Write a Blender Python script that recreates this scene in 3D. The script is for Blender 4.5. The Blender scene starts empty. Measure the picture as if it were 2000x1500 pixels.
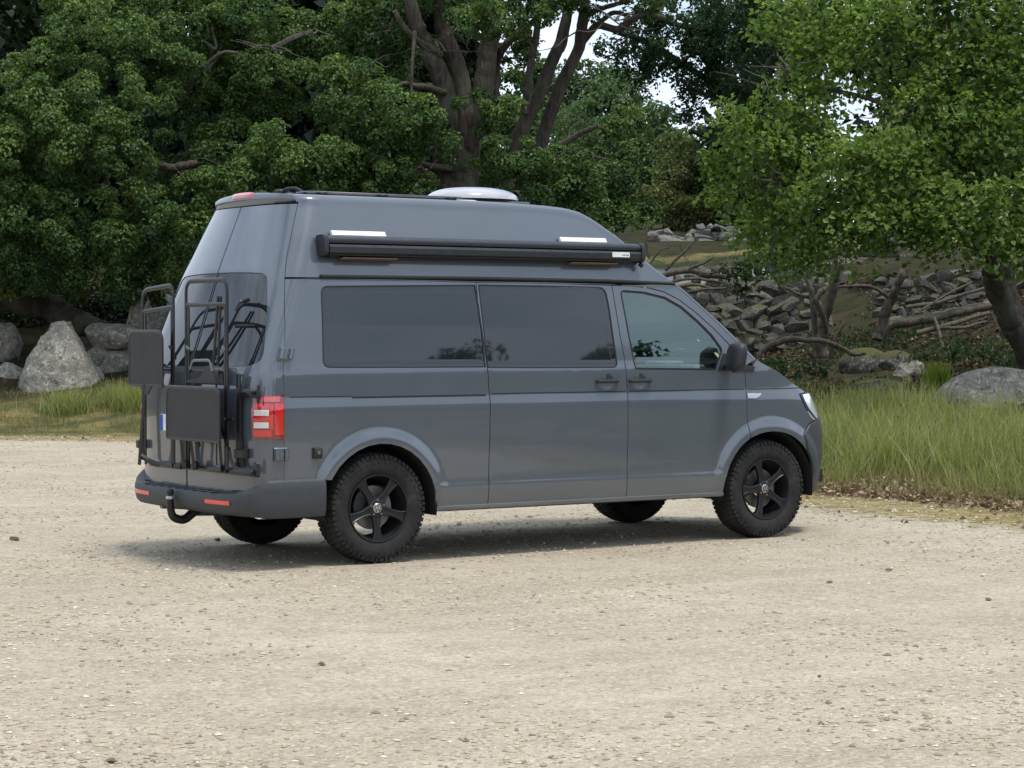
import bpy, bmesh, math, random
import numpy as np
from mathutils import Vector
from mathutils.geometry import delaunay_2d_cdt

# ------------------------------------------------------------------ camera, sky, sun, exposure
scene = bpy.context.scene
COL = scene.collection
R = math.radians
CAM = np.array([-7.6825, -14.0237, 1.5516]); YAW = .5896; PIT = -.0224; FPX = 4400.   # focal length in pixels of a 2000 px wide frame
cd = bpy.data.cameras.new('camera'); cam = bpy.data.objects.new('camera', cd); COL.objects.link(cam)
cam.location = CAM; cam.rotation_euler = (math.pi/2+PIT, 0, -YAW)
cd.sensor_fit = 'HORIZONTAL'; cd.sensor_width = 36; cd.lens = FPX*36/2000
cd.clip_start = .1; cd.clip_end = 3000
scene.camera = cam
SUN = np.array([.10, -.29, .94]); SUN /= np.linalg.norm(SUN)      # direction towards the sun
w = bpy.data.worlds.new('World'); scene.world = w; w.use_nodes = True
nt = w.node_tree; nt.nodes.clear()
wo = nt.nodes.new('ShaderNodeOutputWorld'); bg = nt.nodes.new('ShaderNodeBackground'); bg.inputs[1].default_value = .094
sky = nt.nodes.new('ShaderNodeTexSky'); sky.sky_type = 'NISHITA'; sky.sun_disc = False
sky.sun_elevation = math.asin(SUN[2]); sky.sun_rotation = math.atan2(SUN[0], SUN[1])
tc = nt.nodes.new('ShaderNodeTexCoord'); mp = nt.nodes.new('ShaderNodeMapping'); mp.inputs['Scale'].default_value = (1, 1, 2.6)
nz = nt.nodes.new('ShaderNodeTexNoise'); nz.inputs['Scale'].default_value = 2.2; nz.inputs['Detail'].default_value = 7; nz.inputs['Roughness'].default_value = .55
rp = nt.nodes.new('ShaderNodeValToRGB'); rp.color_ramp.elements[0].position = .30; rp.color_ramp.elements[1].position = .52
mxs = nt.nodes.new('ShaderNodeMix'); mxs.data_type = 'RGBA'; mxs.inputs[7].default_value = (7.7, 8.8, 10.4, 1)
L = nt.links.new
L(tc.outputs['Generated'], mp.inputs[0]); L(mp.outputs[0], nz.inputs['Vector']); L(nz.outputs[0], rp.inputs[0])
L(rp.outputs[0], mxs.inputs[0]); L(sky.outputs[0], mxs.inputs[6]); L(mxs.outputs[2], bg.inputs[0]); L(bg.outputs[0], wo.inputs[0])
sl = bpy.data.lights.new('sun', 'SUN'); sl.energy = 2.0; sl.angle = R(12); sl.color = (1, .95, .87)
so = bpy.data.objects.new('sun', sl); COL.objects.link(so)
so.rotation_euler = Vector(SUN).to_track_quat('Z', 'Y').to_euler(); so.location = (4, -4, 14)
vs = scene.view_settings; vs.view_transform = 'Standard'; vs.look = 'None'; vs.gamma = 1; vs.exposure = 0.50; vs.use_curve_mapping = False

# ------------------------------------------------------------------ helpers
rng = np.random.default_rng(7); random.seed(7)
_cp, _sp, _cy, _sy = math.cos(PIT), math.sin(PIT), math.cos(YAW), math.sin(YAW)
FW = np.array([_sy*_cp, _cy*_cp, _sp]); RT = np.array([_cy, -_sy, 0.]); UP = np.cross(RT, FW)
def at(px, py, D):
    """place seen at (px, py) of the photograph, D metres away"""
    return CAM + D*(FW + RT*(px-1000)/FPX - UP*(py-750)/FPX)
def nrm(v): return v/np.maximum(np.linalg.norm(v, axis=-1, keepdims=True), 1e-9)

def link(name, me, parent=None):
    o = bpy.data.objects.new(name, me); COL.objects.link(o)
    if parent is not None: o.parent = parent
    return o
def tag(o, label=None, cat=None, group=None, kind=None):
    for k, v in (('label', label), ('category', cat), ('group', group), ('kind', kind)):
        if v: o[k] = v
    return o
def empty(name, loc, label, cat, group=None, rz=0):
    o = link(name, None); o.location = loc; o.rotation_euler = (0, 0, rz); o.empty_display_size = .2
    return tag(o, label, cat, group)
def mesh_np(name, V, F, mat, smooth=False):
    """V (n,3), F (m,k) index array"""
    V = np.asarray(V, np.float32); F = np.asarray(F, np.int32)
    me = bpy.data.meshes.new(name); k = F.shape[1]
    me.vertices.add(len(V)); me.vertices.foreach_set('co', V.ravel())
    me.loops.add(F.size); me.loops.foreach_set('vertex_index', F.ravel())
    me.polygons.add(len(F)); me.polygons.foreach_set('loop_start', np.arange(0, F.size, k, dtype=np.int32))
    me.polygons.foreach_set('loop_total', np.full(len(F), k, np.int32))
    me.polygons.foreach_set('use_smooth', np.full(len(F), smooth))
    me.update(calc_edges=True); me.validate()
    if mat: me.materials.append(mat)
    return me

class MB:
    """collects shapes; build() links them as ONE mesh object"""
    def __init__(s): s.v = []; s.f = []
    def add(s, V, F):
        b = len(s.v); s.v += [tuple(map(float, p)) for p in V]; s.f += [tuple(int(i)+b for i in f) for f in F]; return s
    def hull(s, pts):
        bm = bmesh.new()
        for p in pts: bm.verts.new(p)
        bmesh.ops.convex_hull(bm, input=bm.verts)
        bmesh.ops.delete(bm, geom=[v for v in bm.verts if not v.link_faces], context='VERTS')
        bmesh.ops.dissolve_limit(bm, angle_limit=.01, verts=bm.verts, edges=bm.edges)
        bm.verts.index_update()
        s.add([v.co for v in bm.verts], [[v.index for v in f.verts] for f in bm.faces]); bm.free(); return s
    def box(s, c, d, b=.004, rz=0, ry=0, rx=0):
        h = np.array(d)/2; b = min(b, *(h*.6)); P = []
        for sx in (-1, 1):
            for sy in (-1, 1):
                for sz in (-1, 1):
                    g = np.array([sx, sy, sz])
                    for k in range(3):
                        q = h-b; q[k] = h[k]; P.append(g*q)
        P = np.array(P)
        for ang, ax in ((rx, 0), (ry, 1), (rz, 2)):
            if ang:
                c_, s_ = math.cos(ang), math.sin(ang); i, j = [(1, 2), (2, 0), (0, 1)][ax]
                Q = P.copy(); Q[:, i] = c_*P[:, i]-s_*P[:, j]; Q[:, j] = s_*P[:, i]+c_*P[:, j]; P = Q
        return s.hull([tuple(p+np.array(c)) for p in P])
    def tube(s, pts, r, n=10, cap=True, jit=0, closed=False):
        P = np.array(pts, float); m = len(P); r = np.full(m, r) if np.isscalar(r) else np.array(r, float)
        T = np.gradient(P, axis=0)
        if closed: T = np.roll(P, -1, 0)-np.roll(P, 1, 0)
        T = nrm(T); u = np.cross(T[0], [0, 0, 1.]);
        if np.linalg.norm(u) < .1: u = np.cross(T[0], [0, 1., 0])
        u = nrm(u); V = []; F = []
        an = np.arange(n)/n*2*math.pi
        for i in range(m):
            u = nrm(u-T[i]*(u@T[i])); v = np.cross(T[i], u)
            rr = r[i]*(1+jit*(rng.random(n)-.5)) if jit else np.full(n, r[i])
            V += list(P[i]+np.outer(np.cos(an)*rr, u)+np.outer(np.sin(an)*rr, v))
        for i in range(m if closed else m-1):
            k = (i+1) % m
            for j in range(n): F.append((i*n+j, i*n+(j+1) % n, k*n+(j+1) % n, k*n+j))
        if cap and not closed: F += [tuple(range(n))[::-1], tuple((m-1)*n+j for j in range(n))]
        return s.add(V, F)
    def lathe(s, prof, c, axis=1, n=48, a0=0):
        """prof: (radius, height) revolved round an axis through c"""
        V = []; F = []; m = len(prof); i, j = [(1, 2), (0, 2), (0, 1)][axis]
        for k in range(n):
            t = a0+2*math.pi*k/n
            for r_, h_ in prof:
                p = np.array(c, float); p[axis] += h_; p[i] += r_*math.cos(t); p[j] += r_*math.sin(t); V.append(p)
        for k in range(n):
            q = (k+1) % n
            for l in range(m-1): F.append((k*m+l, q*m+l, q*m+l+1, k*m+l+1))
        return s.add(V, F)
    def grid(s, V):
        V = np.asarray(V); a, b = V.shape[:2]
        return s.add(V.reshape(-1, 3), [(i*b+j, i*b+j+1, (i+1)*b+j+1, (i+1)*b+j) for i in range(a-1) for j in range(b-1)])
    def prism(s, poly, fn, d0, d1):
        """poly in 2d, fn(p, d) -> 3d; extruded from d0 to d1"""
        n = len(poly); V = [fn(p, d0) for p in poly]+[fn(p, d1) for p in poly]
        return s.add(V, [tuple(range(n))[::-1], tuple(range(n, 2*n))]+[(i, (i+1) % n, n+(i+1) % n, n+i) for i in range(n)])
    def mesh(s, name, mat, sharp=38, fix=True):
        me = bpy.data.meshes.new(name); me.from_pydata(s.v, [], s.f)
        if fix:
            bm = bmesh.new(); bm.from_mesh(me); bmesh.ops.recalc_face_normals(bm, faces=bm.faces); bm.to_mesh(me); bm.free()
        for p in me.polygons: p.use_smooth = True
        me.set_sharp_from_angle(angle=R(sharp))
        if mat: me.materials.append(mat)
        return me
    def build(s, name, mat, parent=None, sharp=38, fix=True): return link(name, s.mesh(name, mat, sharp, fix), parent)

def fillet(pts, r, n=5, closed=False):
    pts = [np.array(p, float) for p in pts]; m = len(pts); out = []
    for i, b in enumerate(pts):
        if not closed and i in (0, m-1): out.append(b); continue
        a, c = pts[i-1], pts[(i+1) % m]; la, lc = np.linalg.norm(a-b), np.linalg.norm(c-b); q = min(r, la*.45, lc*.45)
        p0, p1 = b+(a-b)/la*q, b+(c-b)/lc*q
        for t in np.linspace(0, 1, n): out.append((1-t)**2*p0+2*t*(1-t)*b+t*t*p1)
    return out
def spline(pts, n=6):
    """Catmull-Rom through rows of pts (any number of columns)"""
    P = np.array(pts, float); P = np.vstack([2*P[0]-P[1], P, 2*P[-1]-P[-2]]); out = []
    for i in range(1, len(P)-2):
        for t in np.linspace(0, 1, n, endpoint=False):
            a, b, c, d = P[i-1:i+3]
            out.append(.5*(2*b+(c-a)*t+(2*a-5*b+4*c-d)*t*t+(3*b-a-3*c+d)*t**3))
    return np.array(out+[P[-2]])
_ph = np.random.default_rng(3).uniform(0, 6.28, (40, 4))
def wob(x, y, sc, seed=0, oct=4):
    """cheap smooth noise, about -1..1"""
    x = np.asarray(x, float)/sc; y = np.asarray(y, float)/sc; o = 0; amp = 1; tot = 0
    for k in range(oct):
        p = _ph[(seed*5+k) % 40]; f = 2.03**k
        th = p[3]; u = f*(x*math.cos(th)-y*math.sin(th)); v = f*(x*math.sin(th)+y*math.cos(th))
        o = o+amp*np.sin(u+p[0]+1.3*np.sin(v*.8+p[1]))*np.cos(v+p[2]+1.1*np.sin(u*.7)); tot += amp*.7; amp *= .55
    return o/tot

# ------------------------------------------------------------------ materials
class NT:
    def __init__(s, name):
        s.m = bpy.data.materials.new(name); s.m.use_nodes = True; s.t = s.m.node_tree; s.t.nodes.clear()
        s.out = s.n('OutputMaterial')
    def n(s, typ, **kw):
        nd = s.t.nodes.new('ShaderNode'+typ)
        for k, v in kw.items(): setattr(nd, k, v)
        return nd
    def l(s, a, b): s.t.links.new(a, b)
    def val(s, nd, key, v):
        if hasattr(v, 'is_linked') or hasattr(v, 'links'): s.l(v, nd.inputs[key])
        else: nd.inputs[key].default_value = v
    def co(s, kind='Object'): return s.n('TexCoord').outputs[kind]
    def scale(s, v, sc):
        m = s.n('Mapping'); m.inputs['Scale'].default_value = sc; s.l(v, m.inputs[0]); return m.outputs[0]
    def noise(s, v, sc, det=4, ro=.5, dist=0):
        q = s.n('TexNoise'); q.inputs['Scale'].default_value = sc; q.inputs['Detail'].default_value = det; q.inputs['Roughness'].default_value = ro
        q.inputs['Distortion'].default_value = dist
        if v is not None: s.l(v, q.inputs['Vector'])
        return q.outputs[0]
    def voro(s, v, sc, out='Distance', feat='F1', rnd=1):
        q = s.n('TexVoronoi', feature=feat); q.inputs['Scale'].default_value = sc; q.inputs['Randomness'].default_value = rnd
        if v is not None: s.l(v, q.inputs['Vector'])
        return q.outputs[out]
    def ramp(s, f, stops):
        q = s.n('ValToRGB'); e = q.color_ramp.elements
        while len(e) < len(stops): e.new(.5)
        for i, (p, c) in enumerate(stops):
            e[i].position = p; e[i].color = (c, c, c, 1) if np.isscalar(c) else (*c[:3], 1)
        s.l(f, q.inputs[0]); return q.outputs[0]
    def mix(s, f, a, b, mode='MIX'):
        q = s.n('Mix', data_type='RGBA', blend_type=mode)
        for k, v in ((0, f), (6, a), (7, b)):
            if isinstance(v, tuple): q.inputs[k].default_value = (*v[:3], 1)
            elif np.isscalar(v): q.inputs[k].default_value = v if k == 0 else (v, v, v, 1)
            else: s.l(v, q.inputs[k])
        return q.outputs[2]
    def math(s, op, a, b=0.):
        q = s.n('Math', operation=op)
        for k, v in ((0, a), (1, b)):
            if np.isscalar(v): q.inputs[k].default_value = v
            else: s.l(v, q.inputs[k])
        return q.outputs[0]
    def bump(s, h, st=.3, d=.02, nrm=None):
        q = s.n('Bump'); q.inputs['Strength'].default_value = st; q.inputs['Distance'].default_value = d; s.l(h, q.inputs['Height'])
        if nrm is not None: s.l(nrm, q.inputs['Normal'])
        return q.outputs[0]
    def pbr(s, col, rough=.5, metal=0, bump=None, ior=1.5, coat=0, spec=.5, finish=True, **kw):
        q = s.n('BsdfPrincipled')
        for k, v in (('Base Color', col), ('Roughness', rough), ('Metallic', metal)):
            if isinstance(v, tuple): q.inputs[k].default_value = (*v[:3], 1)
            elif np.isscalar(v): q.inputs[k].default_value = v
            else: s.l(v, q.inputs[k])
        q.inputs['IOR'].default_value = ior; q.inputs['Specular IOR Level'].default_value = spec
        if coat: q.inputs['Coat Weight'].default_value = coat; q.inputs['Coat Roughness'].default_value = .03; q.inputs['Coat IOR'].default_value = 1.72
        if bump is not None: s.l(bump, q.inputs['Normal'])
        if finish: s.l(q.outputs[0], s.out.inputs[0])
        return q.outputs[0]
def simple(name, col, rough=.5, metal=0, var=.12, sc=9, bump=0, coat=0, ior=1.5, spec=.5):
    t = NT(name); c = t.co(); n = t.noise(c, sc, 5, .6)
    lo = tuple(x*(1-var) for x in col); hi = tuple(min(1, x*(1+var)) for x in col)
    cc = t.ramp(n, [(.3, lo), (.7, hi)]); rr = t.ramp(n, [(.3, max(0, rough-.05)), (.7, min(1, rough+.05))])
    b = t.bump(t.noise(c, sc*14, 2), bump, .002) if bump else None
    t.pbr(cc, rr, metal, b, coat=coat, ior=ior, spec=spec); return t.m
def leaf_mat(name, dark, light, tip, trans=.35, rough=.5):
    t = NT(name); g = t.n('NewGeometry').outputs['Random Per Island']
    a = t.n('Attribute', attribute_name='tone').outputs['Fac']
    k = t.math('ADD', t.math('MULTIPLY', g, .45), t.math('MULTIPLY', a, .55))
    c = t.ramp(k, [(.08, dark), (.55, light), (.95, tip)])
    p = t.pbr(c, rough, spec=.35, finish=False)
    tr = t.n('BsdfTranslucent'); t.l(t.mix(1, c, (1.1, 1.2, .6), 'MULTIPLY'), tr.inputs[0])
    mx = t.n('MixShader'); mx.inputs[0].default_value = trans; t.l(p, mx.inputs[1]); t.l(tr.outputs[0], mx.inputs[2]); t.l(mx.outputs[0], t.out.inputs[0])
    return t.m
# ------------------------------------------------------------------ terrain
def edge_s(x, y):
    xe = np.interp(y, [-40, -6, -.24, 2.3, 10, 18.5, 60], [4.5, 6.5, 6.95, 7.1, 7.4, 8.2, 10])
    a = x-xe; b = .85*(y-(18.6-.62*(x-4.8)))
    k = 2.; s = np.logaddexp(a*k, b*k)/k                     # off the gravel in front of the van or at the far end of the lot
    return s+.22*wob(x, y, 1.7, 1)
_HS = [(-900, 0), (0, 0), (1.5, .10), (4.5, .5), (7, .88), (9, 1.25), (11, 1.9), (13.6, 2.85), (16, 3.3), (22, 3.9), (40, 5.2), (90, 7), (900, 20)]
def G(x, y):
    s = edge_s(x, y); h = np.interp(s, *zip(*_HS))
    m = np.clip(s/2, 0, 1)
    return h+m*(.05*wob(x, y, .9, 2)+.10*wob(x, y, 2.7, 3))+.012*wob(x, y, 1.4, 4)
def ground_at(px, D, up=0):
    p = at(px, 700, D); return np.array([p[0], p[1], float(G(p[0], p[1]))+up])

def ground_mat():
    t = NT('gravel_and_turf'); c = t.co()
    big = t.noise(c, .55, 5, .6, .4); mid = t.noise(c, 3.1, 6, .65); fine = t.noise(c, 38, 4, .7)
    gr = t.ramp(big, [(.32, (.395, .345, .258)), (.50, (.472, .416, .314)), (.68, (.545, .482, .375))])
    gr = t.mix(t.ramp(mid, [(.42, 0), (.64, .6)]), gr, (.36, .298, .22)); gr = t.mix(t.ramp(t.noise(c, 9, 5, .7), [(.50, 0), (.66, .40)]), gr, (.33, .27, .198)); gr = t.mix(t.ramp(t.noise(c, 19, 5, .72, .8), [(.52, 0), (.63, .60)]), gr, (.25, .20, .148)); gr = t.mix(t.ramp(t.noise(c, 52, 4, .7, 1.), [(.57, 0), (.67, .42)]), gr, (.20, .165, .125)); trk = t.n('Mapping'); trk.inputs['Rotation'].default_value = (0, 0, -.35); trk.inputs['Scale'].default_value = (.16, 1.5, 1); t.l(c, trk.inputs[0]); gr = t.mix(t.ramp(t.noise(trk.outputs[0], 1.4, 5, .6), [(.5, 0), (.68, .45)]), gr, (.56, .49, .38))
    sp = t.ramp(fine, [(.30, .66), (.5, 1.), (.70, 1.15)]); gr = t.mix(1, gr, sp, 'MULTIPLY')
    cell = t.n('TexVoronoi', feature='F1'); cell.inputs['Scale'].default_value = 46; t.l(c, cell.inputs['Vector'])
    sep = t.n('SeparateColor'); t.l(cell.outputs['Color'], sep.inputs[0])
    pk = t.ramp(sep.outputs[0], [(.0, (.28, .23, .17)), (.2, (.44, .365, .27)), (.75, (.55, .46, .345)), (1, (.68, .61, .51))])
    msk = t.ramp(sep.outputs[1], [(.60, 0), (.67, .5)]); gr = t.mix(msk, gr, pk)
    tw = t.n('TexVoronoi', feature='F1'); tw.inputs['Scale'].default_value = 13; t.l(c, tw.inputs['Vector'])
    s2 = t.n('SeparateColor'); t.l(tw.outputs['Color'], s2.inputs[0])
    tk = t.math('MULTIPLY', t.ramp(s2.outputs[0], [(.80, 0), (.84, 1)]), t.ramp(tw.outputs['Distance'], [(.12, 1), (.24, 0)]))
    gr = t.mix(t.math('MULTIPLY', tk, .35), gr, (.18, .14, .10))
    # turf
    tn = t.noise(c, 1.3, 6, .65); tf = t.noise(c, 22, 4, .7)
    tu = t.ramp(tn, [(.28, (.035, .05, .018)), (.47, (.085, .088, .03)), (.60, (.19, .155, .06)), (.76, (.29, .225, .11))])
    tu = t.mix(1, tu, t.ramp(tf, [(.3, .55), (.7, 1.35)]), 'MULTIPLY')
    sh = t.n('Attribute', attribute_name='shade').outputs['Fac']        # mossy leaf mould, with the tree shade painted into its dark colour
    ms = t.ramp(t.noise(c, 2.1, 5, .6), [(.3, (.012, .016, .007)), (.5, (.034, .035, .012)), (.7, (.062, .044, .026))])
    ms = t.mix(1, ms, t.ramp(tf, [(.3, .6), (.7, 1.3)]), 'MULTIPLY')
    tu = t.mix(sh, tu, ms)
    eg = t.n('Attribute', attribute_name='edge').outputs['Fac']; ey = t.ramp(t.noise(c, 4.5, 6, .7), [(.34, (.15, .135, .045)), (.5, (.30, .235, .10)), (.66, (.42, .34, .18))])
    tu = t.mix(t.math('MULTIPLY', eg, .9), tu, t.mix(1, ey, t.ramp(tf, [(.3, .6), (.7, 1.25)]), 'MULTIPLY'))
    py = t.n('Attribute', attribute_name='path').outputs['Fac']
    tu = t.mix(py, tu, (.33, .33, .32))
    zn = t.n('Attribute', attribute_name='turf').outputs['Fac']
    zz = t.ramp(t.math('ADD', zn, t.math('MULTIPLY', t.math('SUBTRACT', t.noise(c, 5, 6, .7), .5), 1.1)), [(.42, 0), (.62, 1)])
    col = t.mix(zz, gr, tu)
    hb = t.math('ADD', t.math('MULTIPLY', cell.outputs['Distance'], -.5), t.math('ADD', t.math('MULTIPLY', fine, .8), t.math('MULTIPLY', mid, .9)))
    t.pbr(col, .95, bump=t.bump(hb, .7, .03), spec=.15); return t.m
def build_ground():
    def axis(a, b, c, d, st):
        l = c-np.geomspace(st, c-a, 26)[::-1]; r = d+np.geomspace(st, b-d, 26); return np.concatenate([l, np.arange(c, d, st), r])
    xs_ = axis(-900, 900, -11, 26, .2); ys_ = axis(-900, 900, -15, 32, .2)
    X, Y_ = np.meshgrid(xs_, ys_, indexing='ij'); Z = G(X, Y_); s = edge_s(X, Y_)
    V = np.stack([X, Y_, Z], -1).reshape(-1, 3); a, b = X.shape
    i = (np.arange(a-1)[:, None]*b+np.arange(b-1)).ravel(); F = np.stack([i, i+b, i+b+1, i+1], 1)
    me = mesh_np('ground', V, F, ground_mat(), True)
    def attr(n, v): me.attributes.new(n, 'FLOAT', 'POINT').data.foreach_set('value', np.asarray(v, np.float32).ravel())
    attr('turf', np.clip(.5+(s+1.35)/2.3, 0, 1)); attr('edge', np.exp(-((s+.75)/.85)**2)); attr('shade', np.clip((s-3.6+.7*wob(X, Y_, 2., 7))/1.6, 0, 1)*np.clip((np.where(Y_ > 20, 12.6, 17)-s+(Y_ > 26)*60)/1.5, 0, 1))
    attr('path', np.clip(1.4-np.abs(s-13.6)/.7, 0, 1)*(Y_ > 20.6)*(Y_ < 25.5))
    tag(link('ground', me), 'pale gravel car park with a turf bank rising beyond it', kind='structure')
build_ground()

# ------------------------------------------------------------------ materials of the place
BARK = {}
def bark(name, a, b, moss=.0):
    t = NT(name); c = t.scale(t.co(), (1, 1, .25)); n = t.noise(c, 14, 6, .65, .6); v = t.noise(t.co(), 1.6, 4)
    col = t.ramp(n, [(.32, a), (.62, b)]); col = t.mix(t.ramp(v, [(.45, 0), (.7, moss)]), col, (.13, .14, .09))
    t.pbr(col, .9, bump=t.bump(n, .9, .05), spec=.2); return t.m
M_OAKBARK = bark('oak_bark', (.028, .022, .018), (.105, .085, .068), .5)
M_DARKBARK = bark('shaded_bark', (.018, .015, .013), (.06, .05, .042), .4)
M_DEAD = bark('dead_wood', (.042, .033, .026), (.145, .118, .094), .4)
M_TWIG = bark('grey_twigs', (.045, .037, .03), (.125, .105, .085), .4)
def rock_mat(name, lo, hi, lich=.5, moss=.3, sc=1., spk=1., ml=.42):
    t = NT(name); oi = t.n('ObjectInfo'); vt = t.n('VectorMath', operation='ADD'); t.l(t.co(), vt.inputs[0])
    cx = t.n('CombineXYZ'); t.l(t.math('MULTIPLY', oi.outputs['Random'], 37.), cx.inputs[0]); t.l(cx.outputs[0], vt.inputs[1]); c = vt.outputs[0]
    n = t.noise(c, 4*sc, 8, .68, .3); f = t.noise(c, 30*sc, 5, .7)
    col = t.ramp(n, [(.30, lo), (.68, hi)])
    col = t.mix(t.ramp(oi.outputs['Random'], [(0, 0), (1, .55)]), col, tuple(x*.55 for x in lo))
    li = t.noise(c, 13*sc*spk, 6, .75); col = t.mix(t.ramp(li, [(.52, 0), (.60, lich)]), col, (.47, .47, .41))
    dk = t.noise(c, 9.3*sc*spk, 7, .75, .8); col = t.mix(t.ramp(dk, [(.54, 0), (.62, .75)]), col, (.05, .048, .043))
    g = t.n('NewGeometry'); sz = t.n('SeparateXYZ'); t.l(g.outputs['Normal'], sz.inputs[0])
    mo = t.math('MULTIPLY', t.ramp(sz.outputs[2], [(.35, 0), (.8, 1)]), t.ramp(t.noise(c, 2.2*sc, 5, .6), [(ml, 0), (ml+.16, moss)]))
    col = t.mix(mo, col, (.085, .082, .025)); col = t.mix(1, col, t.ramp(f, [(.3, .68), (.7, 1.25)]), 'MULTIPLY')
    t.pbr(col, .9, bump=t.bump(t.math('ADD', n, t.math('MULTIPLY', f, .5)), .7, .05/sc), spec=.25); return t.m
M_ROCK = rock_mat('lichened_granite', (.21, .19, .155), (.43, .39, .32), .85, .15)
M_WALL = rock_mat('wall_granite', (.05, .047, .041), (.17, .157, .135), .5, .8, 1.6)
M_MOSSROCK = rock_mat('mossy_granite', (.05, .048, .042), (.13, .125, .105), .4, 1., 1.2, ml=.22)
M_FARROCK = rock_mat('pale_granite', (.17, .165, .155), (.33, .32, .30), .4, .15, 1.2)

# ------------------------------------------------------------------ stones
def boulder_mesh(name, dims, seed, mat, rough=.16, sub=4, flat=.25, peak=0, planes=15):
    bm = bmesh.new(); bmesh.ops.create_icosphere(bm, subdivisions=sub, radius=1); r = np.random.default_rng(seed)
    P = np.array([v.co for v in bm.verts]); U = P.copy()
    for _ in range(planes):                                       # planes cut the ball into facets
        n = nrm(r.normal(size=3)); d = r.uniform(.56, .88); k = np.maximum(P@n-d, 0); P -= np.outer(k*.97, n)
    for q, (sc, am) in enumerate(((1.1, .5), (.5, .28), (.22, .12), (.1, .05))):
        f = wob(U[:, 0]+3*seed, U[:, 1]+U[:, 2]*.7, sc, seed+q)+wob(U[:, 2]*1.1, U[:, 0]-U[:, 1]*.6+seed, sc, seed+q+3)
        P *= (1+rough*am*f)[:, None]
    if peak: P[:, :2] *= (1-peak*np.clip(P[:, 2:3]+.3, 0, 1.3))
    P[:, 2] = np.maximum(P[:, 2], -flat)+flat; P *= np.array(dims)/np.array([2, 2, 1+flat])
    for v, p in zip(bm.verts, P): v.co = p
    me = bpy.data.meshes.new(name); bm.to_mesh(me); bm.free()
    for p in me.polygons: p.use_smooth = True
    me.set_sharp_from_angle(angle=R(30)); me.materials.append(mat); return me
def ground_px(px, py, lo=15., hi=80.):
    """how far away the ground is that the photograph shows at (px, py)"""
    D = np.linspace(lo, hi, 900); P = CAM+D[:, None]*(FW+RT*(px-1000)/FPX-UP*(py-750)/FPX); k = np.nonzero(P[:, 2] < G(P[:, 0], P[:, 1]))[0]
    return float(D[k[0]]) if len(k) else hi
def boulder(px, D, dims, seed, label, mat=None, up=-.08, rz=0, group=None, name='boulder', **kw):
    mat = mat or M_ROCK
    o = link(name, boulder_mesh(name, dims, seed, mat, **kw)); o.location = ground_at(px, D, up); o.rotation_euler = (0, 0, rz)
    return tag(o, label, 'boulder' if name == 'boulder' else 'rock', group)
_sv = {}
def stone_variants(mat, n=14):
    if mat.name in _sv: return _sv[mat.name]
    out = []
    for k in range(n):
        r = np.random.default_rng(100+k); P = nrm(r.normal(size=(17, 3)))*r.uniform(.72, 1.1, (17, 1)); P *= np.array([1, .85, .8])
        P = np.sign(P)*np.abs(P)**.85
        out.append(MB().hull([tuple(p*.5) for p in P]).mesh('stone', mat, 28))
    _sv[mat.name] = out; return out
def stones_px(parent, poly_top, base_y, x0, x1, D, size, mat, jitter=.35, seed=0, fall=0., cap=300):
    """dry stone courses between a base line and a top line, both given as the photograph shows them"""
    r = np.random.default_rng(seed); va = stone_variants(mat); n = 0; sc = D/FPX
    bx, by = zip(*base_y); tx, ty = zip(*poly_top); course = 0; lev = 0.
    H = max(np.interp(x, bx, by)-np.interp(x, tx, ty) for x in np.linspace(x0, x1, 20))*sc
    while lev < H:
        h = size*r.uniform(.65, 1.15)*(1.15-.3*lev/max(H, .1)); x = x0+r.uniform(0, 20)
        while x < x1:
            wd = h*r.uniform(.8, 2.0)*(1 if r.random() > .12 else 1.5); xc = x+wd/sc/2
            b = np.interp(xc, bx, by); tt = np.interp(xc, tx, ty); y = b-(lev+h*.5)/sc
            if y > tt-h*.3/sc and n < cap and r.random() > .05:
                o = link('stone', va[r.integers(len(va))], parent)
                p = at(xc, y+r.normal()*3, D+r.uniform(-.2, .2)*jitter+lev*fall)
                o.location = p; o.scale = (wd*1.32*r.uniform(.9, 1.15), h*r.uniform(1.3, 1.9), h*1.35*r.uniform(.85, 1.15))
                o.rotation_euler = (r.normal()*.35, r.normal()*.3, -YAW+r.normal()*.25+(math.pi if r.random() < .5 else 0)); n += 1
            x += wd/sc
        lev += h*.74
    # rubble core behind the face stones so no daylight shows through
    return n

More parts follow.
